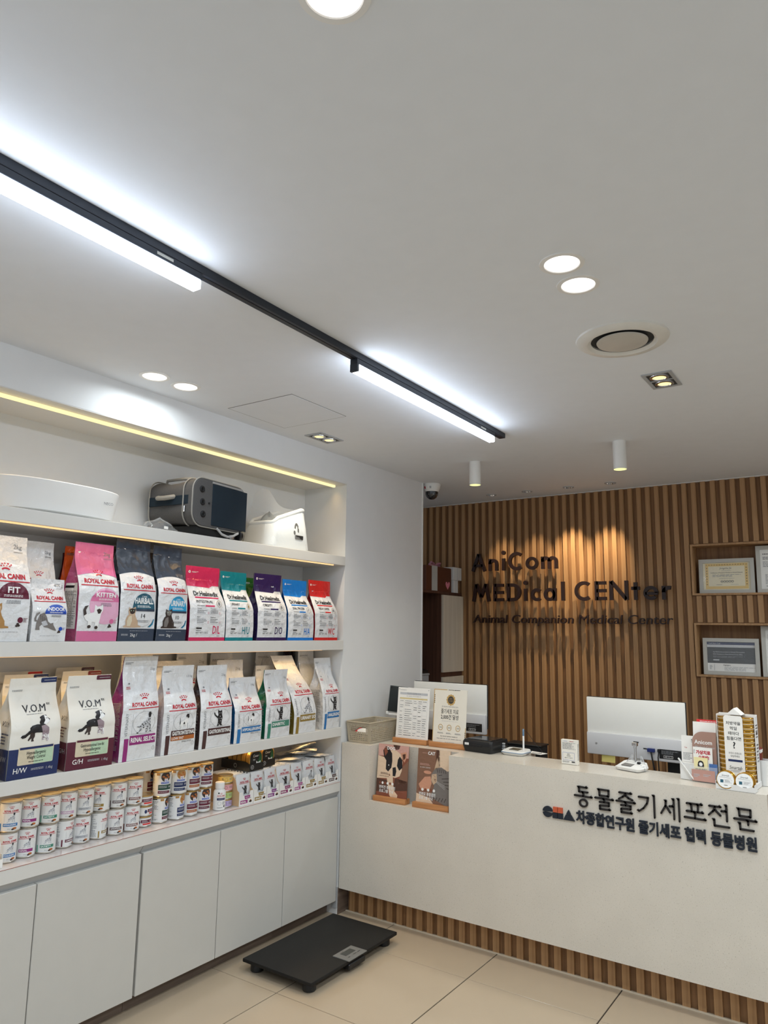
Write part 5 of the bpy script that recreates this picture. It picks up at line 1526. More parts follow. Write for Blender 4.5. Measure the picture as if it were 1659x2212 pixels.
P.up(); P.poly([(-W * .34, H * .88), (-W * .26, H * .96), (-W * .16, H * .94), (-W * .04, H * .84), (-W * .02, H * .70), (-W * .04, H * .58), (-W * .14, H * .50), (-W * .22, H * .54), (-W * .22, H * .70), (-W * .30, H * .76)], INK); P.poly([(W * .22, H * .80), (W * .30, H * .74), (W * .32, H * .60), (W * .22, H * .54), (W * .14, H * .62), (W * .16, H * .74)], INK)
P.poly([(W * .24, H * .86), (W * .42, H * .90), (W * .46, H * .82), (W * .38, H * .70), (W * .30, H * .76)], SKIN)
P.up(); P.poly([(-W * .32, H * .90), (-W * .24, H * .94), (-W * .18, H * .86), (-W * .26, H * .78)], BR3); P.poly([(W * .30, H * .84), (W * .40, H * .86), (W * .40, H * .78), (W * .34, H * .74)], BR2)
P.poly([(W * .0, H * .58), (W * .10, H * .60), (W * .13, H * .52), (W * .10, H * .43), (W * .02, H * .43)], INK); P.ell(-W * .13, H * .62, W * .018, W * .018, WHT, 8)
for k in range(4): P.line([(W * (.04 + .05 * k), H * .05), (W * (.06 + .05 * k), H * .10)], .0012, SKIN)
for k in range(6): P.ell(-W * .38 + W * .082 * k, H * .285, W * .034, W * .036, (BR3, WHT)[k % 2], 12)
P.up(); P.text('DOG', -W * .08, H * .905, .0155, WHT, bold=.03); P.fine(-W * .3, H * .93, -W * .2, H * .945, PNK2, 1, 2)
P.text('반려견 종합검진', -W * .14, H * .185, .0128, WHT, bold=.02, wid=W * .52); P.text('프로그램 안내', -W * .17, H * .115, .0128, WHT, bold=.02, wid=W * .46)
P.fine(-W * .38, H * .44, -W * .12, H * .48, BR2, 2, 5); P.text('내 강아지 건강하게', -W * .26, H * .40, .0055, BR2); P.fine(-W * .42, H * .235, -W * .1, H * .243, PNK2, 1, 5)
P.build('poster_print', o)
t = thing('cat_poster', 'brown poster board of a dozing tabby cat in a wooden base, in the notch', 'poster', (-2.034, 3.452, zn), rz=.03)
stand(t, .215, .05)
o = board(t, .196, .285, M('board_back', (120, 90, 74), .5), .09)
P = bprint(o)
P.rect(-W / 2, 0, W / 2, H, BR1)
P.up(); P.rect(W * .14, H * .5, W / 2, H, CREAMF); P.poly([(-W * .5, 0), (W * .1, 0), (-W * .1, H * .14), (-W * .5, H * .2)], CREAMF); P.poly([(W * .06, H * .62), (W * .2, H * .62), (W * .16, H), (W * .06, H)], BR2)
P.up(); P.poly([(-W * .06, H * .16), (W * .5, H * .02), (W * .5, H * .66), (W * .42, H * .64), (W * .24, H * .70), (W * .06, H * .68), (-W * .06, H * .56), (-W * .06, H * .44), (W * .04, H * .36)], FUR)
P.poly([(W * .02, H * .64), (W * .10, H * .86), (W * .18, H * .70)], TAN); P.poly([(-W * .44, H * .36), (-W * .26, H * .50), (-W * .08, H * .52), (-W * .04, H * .40), (-W * .1, H * .28), (-W * .36, H * .26)], SKIN); P.ell(-W * .18, H * .585, W * .12, H * .03, SKIN, 12)
P.up(); P.poly([(-W * .04, H * .56), (W * .10, H * .58), (W * .12, H * .44), (W * .02, H * .38), (-W * .06, H * .46)], TAN)
for k in range(5): P.line([(W * (.10 + .06 * k), H * .67), (W * (.14 + .06 * k), H * .60)], .003, DKBR)
for k in range(4): P.line([(W * (.26 + .05 * k), H * (.50 - .05 * k)), (W * .48, H * (.52 - .06 * k))], .003, DKBR)
for k in range(5): P.line([(W * (.0 + .09 * k), H * .10), (W * (.05 + .09 * k), H * .17)], .003, DKBR)
P.line([(W * .0, H * .545), (W * .08, H * .52)], .002, INK); P.line([(W * .16, H * .55), (W * .27, H * .57)], .0022, INK); P.ell(W * .06, H * .475, W * .03, H * .012, PNK2, 10)
P.up(); P.line([(W * .04, H * .455), (W * .1, H * .44)], .0012, INK)
for k in range(3): P.line([(W * .1, H * (.45 - .012 * k)), (W * .36, H * (.38 - .03 * k))], .0007, WHT)
for k in range(6): P.ell(-W * .40 + W * .088 * k, H * .275, W * .036, W * .038, (BR3, WHT)[k % 2], 12)
P.up(); P.text('CAT', -W * .08, H * .90, .0155, WHT, bold=.03); P.fine(-W * .36, H * .915, -W * .22, H * .93, PNK2, 1, 2)
P.text('반려묘 종합검진', -W * .16, H * .175, .0128, WHT, bold=.02, wid=W * .50); P.text('프로그램 안내', -W * .20, H * .105, .0128, WHT, bold=.02, wid=W * .42)
P.fine(-W * .42, H * .70, -W * .12, H * .74, PNK2, 2, 5); P.text('내 고양이 건강하게', -W * .26, H * .655, .0055, WHT); P.fine(-W * .42, H * .225, -W * .1, H * .233, PNK2, 1, 5)
P.build('poster_print', o)

# ------------------------------------------------------------------ basket
BASK = M('basket_taupe', (176, 164, 142), .55, var=.03)
t = thing('storage_basket', 'taupe plastic lattice basket full of packets, at the wall end of the counter', 'basket', (-2.511, 3.572, ZT), rz=.0)
def bside(b, ax, ay, bx_, by_, n, hole):
    """one slanting lattice wall from (ax, ay) to (bx, by) with real openings"""
    nz = 11; Hh = .112
    c0 = ((ax + bx_) / 2, (ay + by_) / 2)
    def P_(s, k, inn=0):
        g = .90 + .10 * k
        x, y = (ax + (bx_ - ax) * s) * g, (ay + (by_ - ay) * s) * g
        return (x * (1 - inn), y * (1 - inn), Hh * k)
    for i in range(n):
        for j in range(nz):
            s0, s1, k0, k1 = i / n, (i + 1) / n, j / nz, (j + 1) / nz
            o_ = [P_(s0, k0), P_(s1, k0), P_(s1, k1), P_(s0, k1)]
            mid = hole and abs((s0 + s1) / 2 - .5) < .30 and 6 <= j <= 8
            if mid: continue
            if j == 0 or j == nz - 1 or i == 0 or i == n - 1:
                b.add(o_, [[0, 1, 2, 3]], BASK); continue
            q = .27
            i_ = [P_(s0 + (s1 - s0) * a, k0 + (k1 - k0) * c) for a, c in ((q, q), (1 - q, q), (1 - q, 1 - q), (q, 1 - q))]
            b.add(o_ + i_, [[0, 1, 5, 4], [1, 2, 6, 5], [2, 3, 7, 6], [3, 0, 4, 7]], BASK)
hx, hy = .082, .142
def bask_wall(a, c, n, hole):
    b = MB(); bside(b, a[0], a[1], c[0], c[1], n, hole)
    o = b.build('lattice_side', t, smooth=0)
    m_ = o.modifiers.new('thick', 'SOLIDIFY'); m_.thickness = .0022; m_.offset = -1
bask_wall((-hx, -hy), (hx, -hy), 12, True); bask_wall((hx, -hy), (hx, hy), 19, False); bask_wall((hx, hy), (-hx, hy), 12, True); bask_wall((-hx, hy), (-hx, -hy), 19, False)
MB().box((-hx * .9, -hy * .9, 0), (hx * .9, hy * .9, .004), BASK).build('bottom', t)
MB().tube([(x, y, .113) for x, y in rrect(-hx - .001, -hy - .001, hx + .001, hy + .001, .012, 4)], .0042, BASK, 8, True).build('rim', t)
for i, (nm, m, x, y, z, rx, c2) in enumerate((('white packet with a red edge in the basket, at its near end', PAPER, -.020, -.055, .050, .3, RED), ('pale green packet lying in the basket', M('packet_green', (186, 196, 176), .4), .018, .005, .058, -.25, GRY), ('brown packet in the basket, at its far end', CARD, .0, .066, .045, .2, BRN), ('grey foil packet low in the basket behind the handle hole', M('packet_grey', (150, 150, 156), .3, metal=.4), .01, -.06, .022, .15, NAVY))):
    q = thing('snack_packet', nm, 'packet', (-2.511 + x, 3.572 + y, ZT + z), group='packets in the basket', rot=(rx, 0, .15 * i))
    MB().grid(lambda u_, v_: ((u_ - .5) * .09 + .003 * sin(v_ * 9), (v_ - .5) * .055, .012 * sin(PI * u_) * sin(PI * v_) + .008), 8, 7, m).build('packet_top', q)
    MB().box((-.046, -.029, .0), (.046, .029, .009), m, .003).build('packet_body', q)
    MB().box((-.047, -.0295, .002), (-.03, .0295, .0105), c2, .001).build('end_band', q)

# tablet on a stand behind the basket, floral pouch
t = thing('tablet', 'dark tablet leaning on a small white stand behind the basket', 'tablet', (-2.478, 3.775, ZT + .145), rot=(-.12, .06, .12))
MB().box((-.058, -.004, 0), (.058, .004, .150), M('tablet_case', (30, 36, 38), .5, var=.06), .003, 2).build('tablet_case', t)
MB().box((-.062, -.0025, -.003), (.062, .006, .153), M('clear_bumper', (120, 132, 134), .2, alpha=.5), .004, 2).build('clear_bumper', t)
MB().cyl((-.048, -.0048, .140), .005, .001, BLACK, 12, 'y').build('camera_lens', t)
t = thing('tablet_stand', 'small white plastic tablet stand behind the basket', 'stand', (-2.478, 3.785, ZT))
MB().box((-.05, -.028, .0), (.05, .012, .008), WHITEP, .003).build('stand_base', t)
MB().box((-.008, -.004, .008), (.008, .008, .125), WHITEP, .003).build('stand_post', t)
MB().box((-.06, -.022, .122), (.06, .012, .136), WHITEP, .003).build('support_ledge', t)
for s_ in (-1, 1): MB().box((s_ * .055 - .007, -.034, .128), (s_ * .055 + .007, -.018, .146), WHITEP, .003).build('hook', t)
FLOR = M('floral_cloth', (34, 32, 44), .8, var=.9, vs=38)
t = thing('pencil_pouch', 'dark floral fabric pouch between the basket and the table board', 'pouch', (-2.390, 3.722, ZT), rz=.1)
MB().box((-.018, -.03, 0), (.018, .03, .085), FLOR, .008, 2).build('fabric_body', t)
MB().box((-.019, -.031, .078), (.019, .031, .088), BLACK, .004).build('zip_top', t)
for i, (dx, ln, m) in enumerate(((-.008, .075, WHITEP), (.0, .085, GREYP), (.008, .07, WHITEP))):
    q = thing('pen', 'white pen standing in the floral pouch' if i != 1 else 'grey pen standing in the floral pouch', 'pen', (-2.390 + dx, 3.712 + .012 * i, ZT + .089), rot=(.06 * i, .1 - .08 * i, 0), group='pens in the floral pouch')
    MB().lathe([(.003, 0), (.004, .004), (.004, ln * .8), (.0025, ln)], m, 10).build('barrel', q); MB().box((.0035, -.001, ln * .5), (.0055, .001, ln * .9), m).build('clip', q)

# ------------------------------------------------------------------ monitors
MONW = M('monitor_white', (236, 235, 229), .4, var=.01)
MONL = M('monitor_lower', (206, 206, 208), .45, var=.01)
def monitor(label, x, y, w, z0, z1, rz, ports):
    t = thing('monitor', label, 'monitor', (x, y, 0), rz=rz)
    h = z1 - z0
    MB().box((-w / 2, .014, z0 + .03), (w / 2, .022, z1), BLACK, .003).build('bezel', t)
    MB().box((-w / 2 + .003, .0, z0 + .10), (w / 2 - .003, .014, z1 - .003), MONW, .004, 2).build('rear_shell', t)
    MB().box((-w / 2 + .004, -.014, z0), (w / 2 - .004, .016, z0 + .112), MONL, .006, 2).build('lower_housing', t)
    MB().box((-.03, -.002, .735), (.03, .02, z0 + .01), WHITEP, .003).build('stand_neck', t)
    MB().box((-.12, -.06, .731), (.12, .10, .741), WHITEP, .003).build('stand_foot', t)
    MB().box((-w / 2 + .006, .0221, z0 + .035), (w / 2 - .006, .0228, z1 - .006), M('screen_glass', (12, 14, 18), .08), 0).build('screen', t)
    MB().box((w / 2 - .13, -.0152, z0 + .015), (w / 2 - .025, -.0138, z0 + .06), BLACK).build('rating_plate', t)
    P = Print(lambda px, py, l: (px, -.0152 - l, py), .1); P.rect(w / 2 - .11, z0 + .019, w / 2 - .065, z0 + .031, WHT); P.fine(w / 2 - .12, z0 + .036, w / 2 - .04, z0 + .055, GRY, 3, 3); P.up(); P.fine(w / 2 - .109, z0 + .020, w / 2 - .066, z0 + .030, INK, 1, 6, .9); P.build('plate_print', t)
    if ports:
        MB().lathe([(0, 0), (.006, 0), (.006, .002), (0, .003)], WHITEP, 14, (-w / 2 + .055, -.014, z0 + .055), 'y').build('lock_stud', t)
        MB().box((.045, -.016, z0 + .052), (.062, -.0135, z0 + .057), BLACK).build('port', t)
        MB().box((.067, -.032, z0 + .042), (.103, -.014, z0 + .060), M('plug_blue', (28, 44, 104), .4), .002).build('cable_plug', t)
        MB().tube([(.085, -.026, z0 + .045), (.09, -.03, z0 + .02), (.10, -.03, z0 - .04), (.11, -.01, .80), (.12, .02, .745)], .004, BLACK, 8).build('cable', t)
        MB().box((.116, -.028, z0 + .044), (.128, -.014, z0 + .060), BLACK, .002).build('power_plug', t)
        MB().tube([(.122, -.024, z0 + .046), (.119, -.028, z0 + .02), (.121, -.026, z0 - .05), (.13, .0, .76)], .003, BLACK, 8).build('power_cable', t)
    return t
monitor('white monitor seen from behind, behind the two standing boards', -2.185, 3.90, .50, .955, 1.236, 0.0, False)
monitor('large white monitor seen from behind, with blue and black plugs, before the wood wall', -1.097, 3.89, .505, .918, 1.210, -.03, True)
t = thing('sticky_note', 'yellow curled sticky note hanging below the large white monitor', 'note', (-1.235, 3.886, .884), rz=-.03)
MB().grid(lambda u_, v_: ((u_ - .5) * .072, .004 * sin(v_ * 3) - .004 * u_, v_ * .042), 6, 6, M('note_yellow', (204, 190, 112), .7)).build('note_sheet', t)
t = thing('keyboard_tray', 'black desktop organiser in shade below the large white monitor', 'organiser', (-.85, 4.02, .731))
MB().box((-.11, -.06, 0), (.11, .09, .03), BLACKM, .004).build('tray', t); MB().box((-.11, -.06, .03), (.11, -.05, .175), BLACKM, .003).build('back_panel', t)

# ------------------------------------------------------------------ devices on the counter
t = thing('label_printer', 'small black printer with a white sticker, beside the cream board', 'printer', (-1.826, 3.66, ZT), rz=-.10)
PRB = M('printer_black', (26, 27, 29), .35, var=.05)
b = MB(); loft(b, [[(x * .94, y * .94, .0) for x, y in rrect(-.088, -.085, .088, .085, .012)], [(x, y, .03) for x, y in rrect(-.092, -.088, .092, .088, .014)], [(x, y, .05) for x, y in rrect(-.092, -.088, .092, .088, .014)], [(x * .95, y * .95 + .004, .062) for x, y in rrect(-.092, -.088, .092, .088, .014)]], PRB); b.build('printer_body', t, fix=True)
MB().box((-.075, -.07, .061), (.075, .06, .066), M('printer_lid', (40, 42, 44), .15, coat=.4), .003).build('lid', t)
MB().box((-.04, -.0905, .028), (.03, -.086, .038), BLACK, .001).build('paper_slot', t)
MB().box((-.074, -.0905, .034), (-.048, -.086, .046), WHITEP, .001).build('sticker', t)
for z in (.02, .032, .044): MB().box((.09, .02, z - .004), (.104, .032, z + .004), GREYP, .001).build('connector', t)
t = thing('signature_pad', 'white signature pad with an upright white and blue pen, on the counter', 'signature pad', (-1.648, 3.66, ZT), rz=-.06)
b = MB(); loft(b, [[(x * .9, y * .9, .0) for x, y in rrect(-.06, -.055, .06, .055, .022)], [(x, y, .012) for x, y in rrect(-.066, -.06, .066, .06, .024)], [(x * .93, y * .93, .02 + .006 * (y > 0)) for x, y in rrect(-.066, -.06, .066, .06, .024)]], WHITEP); b.build('pad_body', t, fix=True)
b = MB(); b.tube([(x * .985, y * .985, .0145) for x, y in rrect(-.0665, -.0605, .0665, .0605, .024)], .0016, M('pad_trim', (84, 116, 150), .4), 6, True); b.build('blue_trim', t)
o = MB().box((-.032, -.02, .0225), (.022, .03, .0262), M('pad_screen', (96, 94, 82), .2), .001).build('screen', t)
o.rotation_euler = (.05, 0, 0)
b = MB(); b.lathe([(.0035, .022), (.0048, .03), (.0048, .095), (.004, .097)], WHITEP, 14, (.038, .01, 0)); b.build('pen_barrel', t)
MB().lathe([(.005, .096), (.005, .128), (.003, .131), (0, .131)], M('pen_blue', (104, 132, 158), .4), 14, (.038, .01, 0), caps=False).build('pen_cap', t)
MB().tube([(.038, .01, .128), (.06, .02, .11), (.09, .04, .06), (.12, .06, .02), (.10, .09, .004), (.05, .085, .003)], .0011, BLACK, 6).build('pen_cord', t)
t = thing('paper_slip', 'sheet of white paper lying behind the signature pad', 'paper', (-1.58, 3.765, ZT), rz=-.25)
MB().box((-.05, -.03, 0), (.05, .03, .0015), PAPER).build('sheet', t)
t = thing('document_tray', 'low black tray behind the signature pad', 'tray', (-1.69, 3.90, .731))
MB().box((-.10, -.05, 0), (.10, .05, .198), BLACKM, .004).build('tray_body', t); MB().box((-.105, -.055, .196), (.105, .055, .204), BLACK, .002).build('tray_lip', t)
t = thing('medicine_box', 'small white medicine carton standing upright alone on the counter', 'carton', (-1.320, 3.565, ZT), rz=-.05)
MB().box((-.041, -.012, 0), (.041, .012, .115), M('carton_offwhite', (232, 228, 218), .6, var=.01), .0008).build('carton_body', t)
P = Print(lambda x, y, l: (x, -.012 - l, y), .1, .0004); P.text('Pro-Vet', -.018, .106, .004, COB, 'c'); P.text('TABLETS', .012, .106, .004, RED, bold=.02)
P.fine(-.034, .070, .034, .102, GRY, 9, 3); P.line([(-.033, .055), (.026, .055), (.026, .020), (-.033, .020), (-.033, .055)], .0009, COB); P.text('품명', -.004, .045, .005, INK); P.text('성분명', -.004, .037, .005, INK); P.text('유효기간 : 표기일까지', -.004, .028, .0045, INK, wid=.040)
P.fine(-.034, .008, .0, .016, GRY, 3, 4); P.fine(.012, .009, .03, .016, INK, 1, 5, .9); P.build('front_print', t)
P = Print(lambda x, y, l: (.041 + l, x, y), .1, .0004); P.fine(-.009, .02, .009, .10, GRY, 14, 4); P.build('side_print', t)

t = thing('card_terminal', 'white card payment pad with a clear stand and a metal post, before the large monitor', 'card terminal', (-1.035, 3.60, ZT), rz=-.28)
b = MB(); loft(b, [[(x * .95, y * .95, .002) for x, y in rrect(-.062, -.045, .062, .045, .016)], [(x, y, .014) for x, y in rrect(-.066, -.048, .066, .048, .018)], [(x * .9, y * .86 + .004, .026 + .01 * (y / .048)) for x, y in rrect(-.066, -.048, .066, .048, .018)]], WHITEP); b.build('pad_body', t, fix=True)
o = MB().box((-.04, -.024, .0235), (.012, .012, .0262), M('lcd_grey', (112, 108, 104), .25), .001).build('screen', t); o.rotation_euler = (.13, 0, 0)
MB().box((.02, .012, .028), (.034, .026, .038), BLACK, .001).build('reader_slot', t)
MB().box((-.006, .03, .02), (.05, .044, .036), WHITEP, .004).build('rear_block', t)
b = MB(); b.lathe([(.0055, .03), (.0055, .098), (.007, .100), (.007, .108)], CHROME, 14, (.0, .035, 0)); b.build('metal_post', t)
MB().box((-.013, .024, .106), (.013, .042, .124), CHROME, .003).build('clamp_head', t); MB().box((-.012, .04, .120), (.014, .044, .126), BLACK).build('clamp_pad', t)
for a in (-.052, .035):
    b = MB(); b.prism([(a - .002 if a < 0 else a, .012), (a + .052 if a < 0 else a + .03, .012), (a + .046 if a < 0 else a + .008, .066), (a + .04 if a < 0 else a - .002, .066)], .02, .024, CLEAR, 'xz'); b.build('clear_wing', t, fix=True)
    MB().tube([(a - .002, .022, .013), (a + .042, .022, .066)] if a < 0 else [(a + .032, .022, .013), (a + .002, .022, .066)], .0016, GREYP, 6).build('wing_edge', t)
b = MB(); b.tube([(.052 + .018 * cos(q * .9) * (1 - .03 * q), .0 + .012 * sin(q * .9), .006 + .0012 * q) for q in range(18)], .0018, GREYP, 6); b.build('coiled_cord', t)

# ------------------------------------------------------------------ brochure holder and leaflets
BRO = M('brochure_taupe', (164, 130, 116), .6, var=.02)
BROP = M('brochure_pink', (190, 146, 134), .6, var=.02)
t = thing('brochure_holder', 'clear leaflet holder beside the gold tin tower', 'leaflet holder', (-.700, 3.535, ZT), rz=-.04)
MB().box((-.056, -.028, 0), (.056, .05, .003), CLEAR).build('base_plate', t)
MB().box((-.056, .047, .003), (.056, .05, .13), CLEAR).build('back_plate', t)
MB().box((-.056, -.03, .003), (.056, -.027, .066), CLEAR).build('front_plate', t)
for s_ in (-1, 1): MB().box((s_ * .0545 - .0015, -.027, .003), (s_ * .0545 + .0015, .027, .066), CLEAR).build('side_plate', t)
MB().box((-.048, -.0315, .004), (.047, -.0302, .052), BROP).build('front_card', t)
P = Print(lambda x, y, l: (x, -.0316 - l, y), .1); P.fine(-.04, .02, -.015, .035, PALE, 3, 2); P.fine(.0, .025, .03, .036, PALE, 2, 3); P.build('card_print', t)
def leaflet(label, x, y, w, h, m, z=ZT + .004, lean=.06, cut=0, fn=None, d=.004):
    q = thing('leaflet', label, 'leaflet', (x, y, z), rot=(-lean, 0, -.04), group='leaflets in the clear holder')
    sh = [(-w / 2, 0), (w / 2, 0), (w / 2, h)] + ([(-w / 2 + cut * (1 - sin(a)), h - cut * (1 - cos(a))) for a in [PI / 2 * (i / 8) for i in range(9)]] if cut else [(-w / 2, h)])
    if cut: sh = [(-w / 2, 0), (w / 2, 0), (w / 2, h)] + [(-w / 2 + cut - cut * sin(a), h - cut + cut * cos(a)) for a in [PI / 2 * i / 8 for i in range(9)]]
    MB().prism(sh, 0, d, m, 'xz').build('sheet', q, smooth=0, fix=True)
    if fn:
        P = Print(lambda a, c, l: (a, -l, c), .1, .0003); fn(P); P.build('sheet_print', q)
    return q
leaflet('taupe leaflet with one rounded corner and white lettering, in the clear holder', -.700, 3.5335, .10, .205, BRO, cut=.045, fn=lambda P: (P.text('Anicom', -.004, .152, .017, WHT, bold=.02, wid=.074), P.text('Medical Center', .004, .135, .009, PALE, wid=.082)))
leaflet('white card with red lettering in front of the taupe leaflet', -.704, 3.519, .080, .140, PAPER, lean=.04, fn=lambda P: (P.text('가상치료', .002, .112, .0125, RED, bold=.05, wid=.060), P.text('오픈해!', .004, .091, .0115, RED, bold=.05, wid=.044), P.fine(-.038, .112, -.032, .13, GRY, 4, 2)))
leaflet('small yellow card with a dark-haired cartoon face, in front of the white card', -.712, 3.5135, .056, .098, M('card_yellow', (236, 224, 170), .6), lean=.03, d=.003, fn=lambda P: (P.ell(.0, .073, .012, .012, INK, 14), P.rect(-.013, .058, .013, .070, INK), P.up(), P.ell(.0, .070, .0075, .008, WHT, 12), P.text('지금 바로 예약하기', 0, .045, .006, INK, bold=.03, wid=.046)))
leaflet('blue card low in the clear holder', -.662, 3.5145, .034, .075, M('card_blue', (74, 112, 172), .5), lean=.03, d=.003)
leaflet('tall white leaflet behind the taupe leaflet', -.700, 3.545, .096, .245, PAPER, lean=.08)
leaflet('white leaflet with a red top strip, last in the clear holder', -.690, 3.556, .086, .255, PAPER, z=ZT + .0045, lean=.08, fn=lambda P: (P.rect(-.044, .240, .044, .255, SCAR), P.up(), P.fine(-.03, .245, .04, .25, WHT, 1, 3)))
t = thing('card_box', 'plain white carton with a leaflet standing on it, at the edge of the large monitor', 'carton', (-.772, 3.56, ZT), rz=-.03)
MB().box((-.03, -.03, 0), (.03, .03, .072), CARDW, .001).build('carton_body', t); MB().box((-.03, .0298, .06), (.03, .031, .078), CARDW).build('lid_flap', t)
q = thing('price_card', 'white card with fine print standing on the plain white carton', 'card', (-.772, 3.555, ZT + .073), rot=(-.05, 0, -.03))
MB().box((-.026, -.002, 0), (.026, .002, .112), PAPER).build('sheet', q)
P = Print(lambda x, y, l: (x, -.002 - l, y), .1, .0004); P.text('S', .020, .085, .014, INK); P.fine(-.02, .008, .022, .04, GRY, 6, 3); P.text('Vet', -.008, .058, .006, RED); P.build('sheet_print', q)
t = thing('pen', 'white pen leaning against the leaflets', 'pen', (-.742, 3.502, ZT + .008), rot=(.0, -.62, 0))
MB().lathe([(.001, 0), (.0038, .008), (.0038, .10), (.003, .104)], WHITEP, 10).build('barrel', t); MB().box((.0035, -.001, .07), (.005, .001, .1), GREYP).build('clip', t)

# ------------------------------------------------------------------ gold tin tower
GTIN = M('tower_gold', (190, 142, 56), .25, metal=.75, var=.06, vs=40)
tx0, ty0 = -.5655, 3.535
t = thing('tin_tower', 'white display tower with a Korean card, holding columns of gold tins', 'display stand', (tx0, ty0, ZT), rz=-.06)
MB().box((-.078, -.072, 0), (.078, .05, .022), CARDW, .001).build('base_tray', t)
MB().box((-.076, .042, .022), (.076, .046, .295), CARDW).build('back_panel', t)
for s_ in (-1, 1): MB().box((s_ * .075 - .0015, -.006, .022), (s_ * .075 + .0015, .042, .292), CARDW).build('side_panel', t)
b = MB(); b.prism([(-.013, .030), (.018, .030), (.018, .042), (.036, .046), (.036, .282), (.030, .292), (-.033, .292), (-.039, .284), (-.039, .046), (-.013, .042)], -.044, -.0415, PAPER, 'xz'); b.build('front_card', t, smooth=0, fix=True)
P = Print(lambda x, y, l: (x, -.044 - l, y), .1, .0004)
for i, s_ in enumerate(('처방약을', '먹일', '때마다', '힘들다면')): P.text(s_, -.001, .255 - .021 * i, .0112, INK, bold=.01)
P.text('?', -.001, .158, .026, INK, bold=.02); P.text('수의사 선생님과', 0, .134, .0068, INK, wid=.050); P.text('상담하세요', 0, .122, .0068, INK, wid=.036); P.rect(-.028, .103, .028, .112, NAVY)
P.text('Smartab', .0, .072, .014, INK, shear=.25, wid=.05); P.line([(-.02, .066), (.02, .069)], .0012, INK); P.line([(-.012, .062), (.014, .063)], .001, NAVY); P.build('card_print', t)
b = MB(); b.prism([(-.03, .295), (.0, .322), (.03, .295)], -.03, -.028, PAPER, 'xz'); b.prism([(.0, .322), (.03, .295), (.028, .294), (.0, .319)], -.028, .04, PAPER, 'xz'); b.prism([(-.03, .295), (.0, .322), (.0, .319), (-.028, .294)], -.028, .04, PAPER, 'xz'); b.build('top_crest', t, smooth=0, fix=True)
P = Print(lambda x, y, l: (.0766 + l, x, y), .1, .0004); P.fine(.0, .20, .036, .26, GRY, 5, 4); P.rect(.004, .215, .03, .226, INK); P.fine(.0, .10, .036, .18, GRY, 6, 6); P.build('side_print', t)
proto = None
for side, sx in (('nearer the leaflets', -.0365), ('farther from the leaflets', .0365)):
    for k in range(14):
        c = Vector((tx0, ty0, ZT)) + Matrix.Rotation(-.06, 3, 'Z') @ Vector((sx, -.002, .0235 + k * .0188))
        lab = 'gold tin %s in the tower column %s' % (('at the very bottom', 'second from the bottom', 'third from the bottom', 'fourth from the bottom', 'fifth from the bottom', 'sixth from the bottom', 'seventh from the bottom', 'seventh from the top', 'sixth from the top', 'fifth from the top', 'fourth from the top', 'third from the top', 'second from the top', 'at the very top')[k], side)
        if proto is None:
            proto = thing('gold_tin', lab, 'tin', c, group='gold tins in the tower')
            MB().lathe([(.033, 0), (.0345, .001), (.0345, .0095), (.0335, .010), (0, .010)], GTIN, 28, caps=True).build('tin_cup', proto)
            MB().lathe([(.0352, .0098), (.0355, .0108), (.0355, .0165), (.0345, .0176), (0, .0176)], GTIN, 28, caps=False).build('lid', proto)
            MB().lathe([(.0356, .0096), (.0358, .0104), (.0356, .0112)], M('tin_seam', (236, 230, 214), .4), 28, caps=False).build('seam_ring', proto)
        else:
            q = copy_tree(proto); q.location = c; q['label'] = lab
q = thing('tin_carton', 'low white carton in front of the tower holding round tins on edge', 'carton', (-.560, 3.430, ZT), rz=-.06)
MB().box((-.074, -.026, 0), (.074, .026, .002), CARDW).build('bottom', q)
b = MB(); b.prism([(-.074, .002), (.074, .002), (.074, .020), (.062, .024), (.05, .017), (.024, .017), (.012, .024), (-.012, .024), (-.024, .017), (-.05, .017), (-.062, .024), (-.074, .020)], -.027, -.025, CARDW, 'xz'); b.build('front_panel', q, smooth=0, fix=True)
for s_ in (-1, 1): MB().box((s_ * .0735 - .001, -.025, .002), (s_ * .0735 + .001, .025, .03), CARDW).build('side_panel', q)
for i, (sx, sy, lab) in enumerate(((-.037, -.016, 'round tin on edge with a white printed lid, nearer the leaflets'), (.034, -.016, 'round tin on edge with a white printed lid, farther from the leaflets'), (-.034, .005, 'gold tin on edge behind the printed tin nearer the leaflets'), (.038, .005, 'gold tin on edge behind the printed tin farther from the leaflets'))):
    g = thing('gold_tin', lab, 'tin', (-.560 + sx, 3.430 + sy, ZT + .0385), group='gold tins on edge', rot=(PI / 2 - .16, 0, 0))
    MB().lathe([(.033, -.012), (.0345, -.011), (.0345, .002), (0, .002)], GTIN, 28).build('tin_cup', g)
    MB().lathe([(.0355, .0), (.0358, .001), (.0358, .005), (.0345, .0062), (0, .0062)], GTIN, 28, caps=False).build('lid', g)
    if i < 2:
        P = Print(lambda x, y, l: (x, y, .0064 + l), .05, .0002); P.ell(0, 0, .0325, .0325, WHT, 26); P.up(); P.text('Smartab', .0, .014, .006, INK, shear=.25); P.line([(-.024, .010), (.022, .008)], .0006, INK)
        P.rect(-.020, -.012, -.008, .0, DTEAL); P.line([(-.005, .002), (.024, .002), (.024, -.012), (-.005, -.012), (-.005, .002)], .0005, GRY); P.fine(-.002, -.010, .02, .0, GRY, 4, i); P.fine(-.006, -.024, .008, -.019, INK, 1, 2); P.build('lid_print', g)
q = thing('open_carton', 'open white carton with reddish packets, behind the gold tin tower', 'carton', (-.487, 3.622, ZT), rz=-.04)
MB().box((-.036, -.03, 0), (.036, .03, .003), CARDW).build('bottom', q)
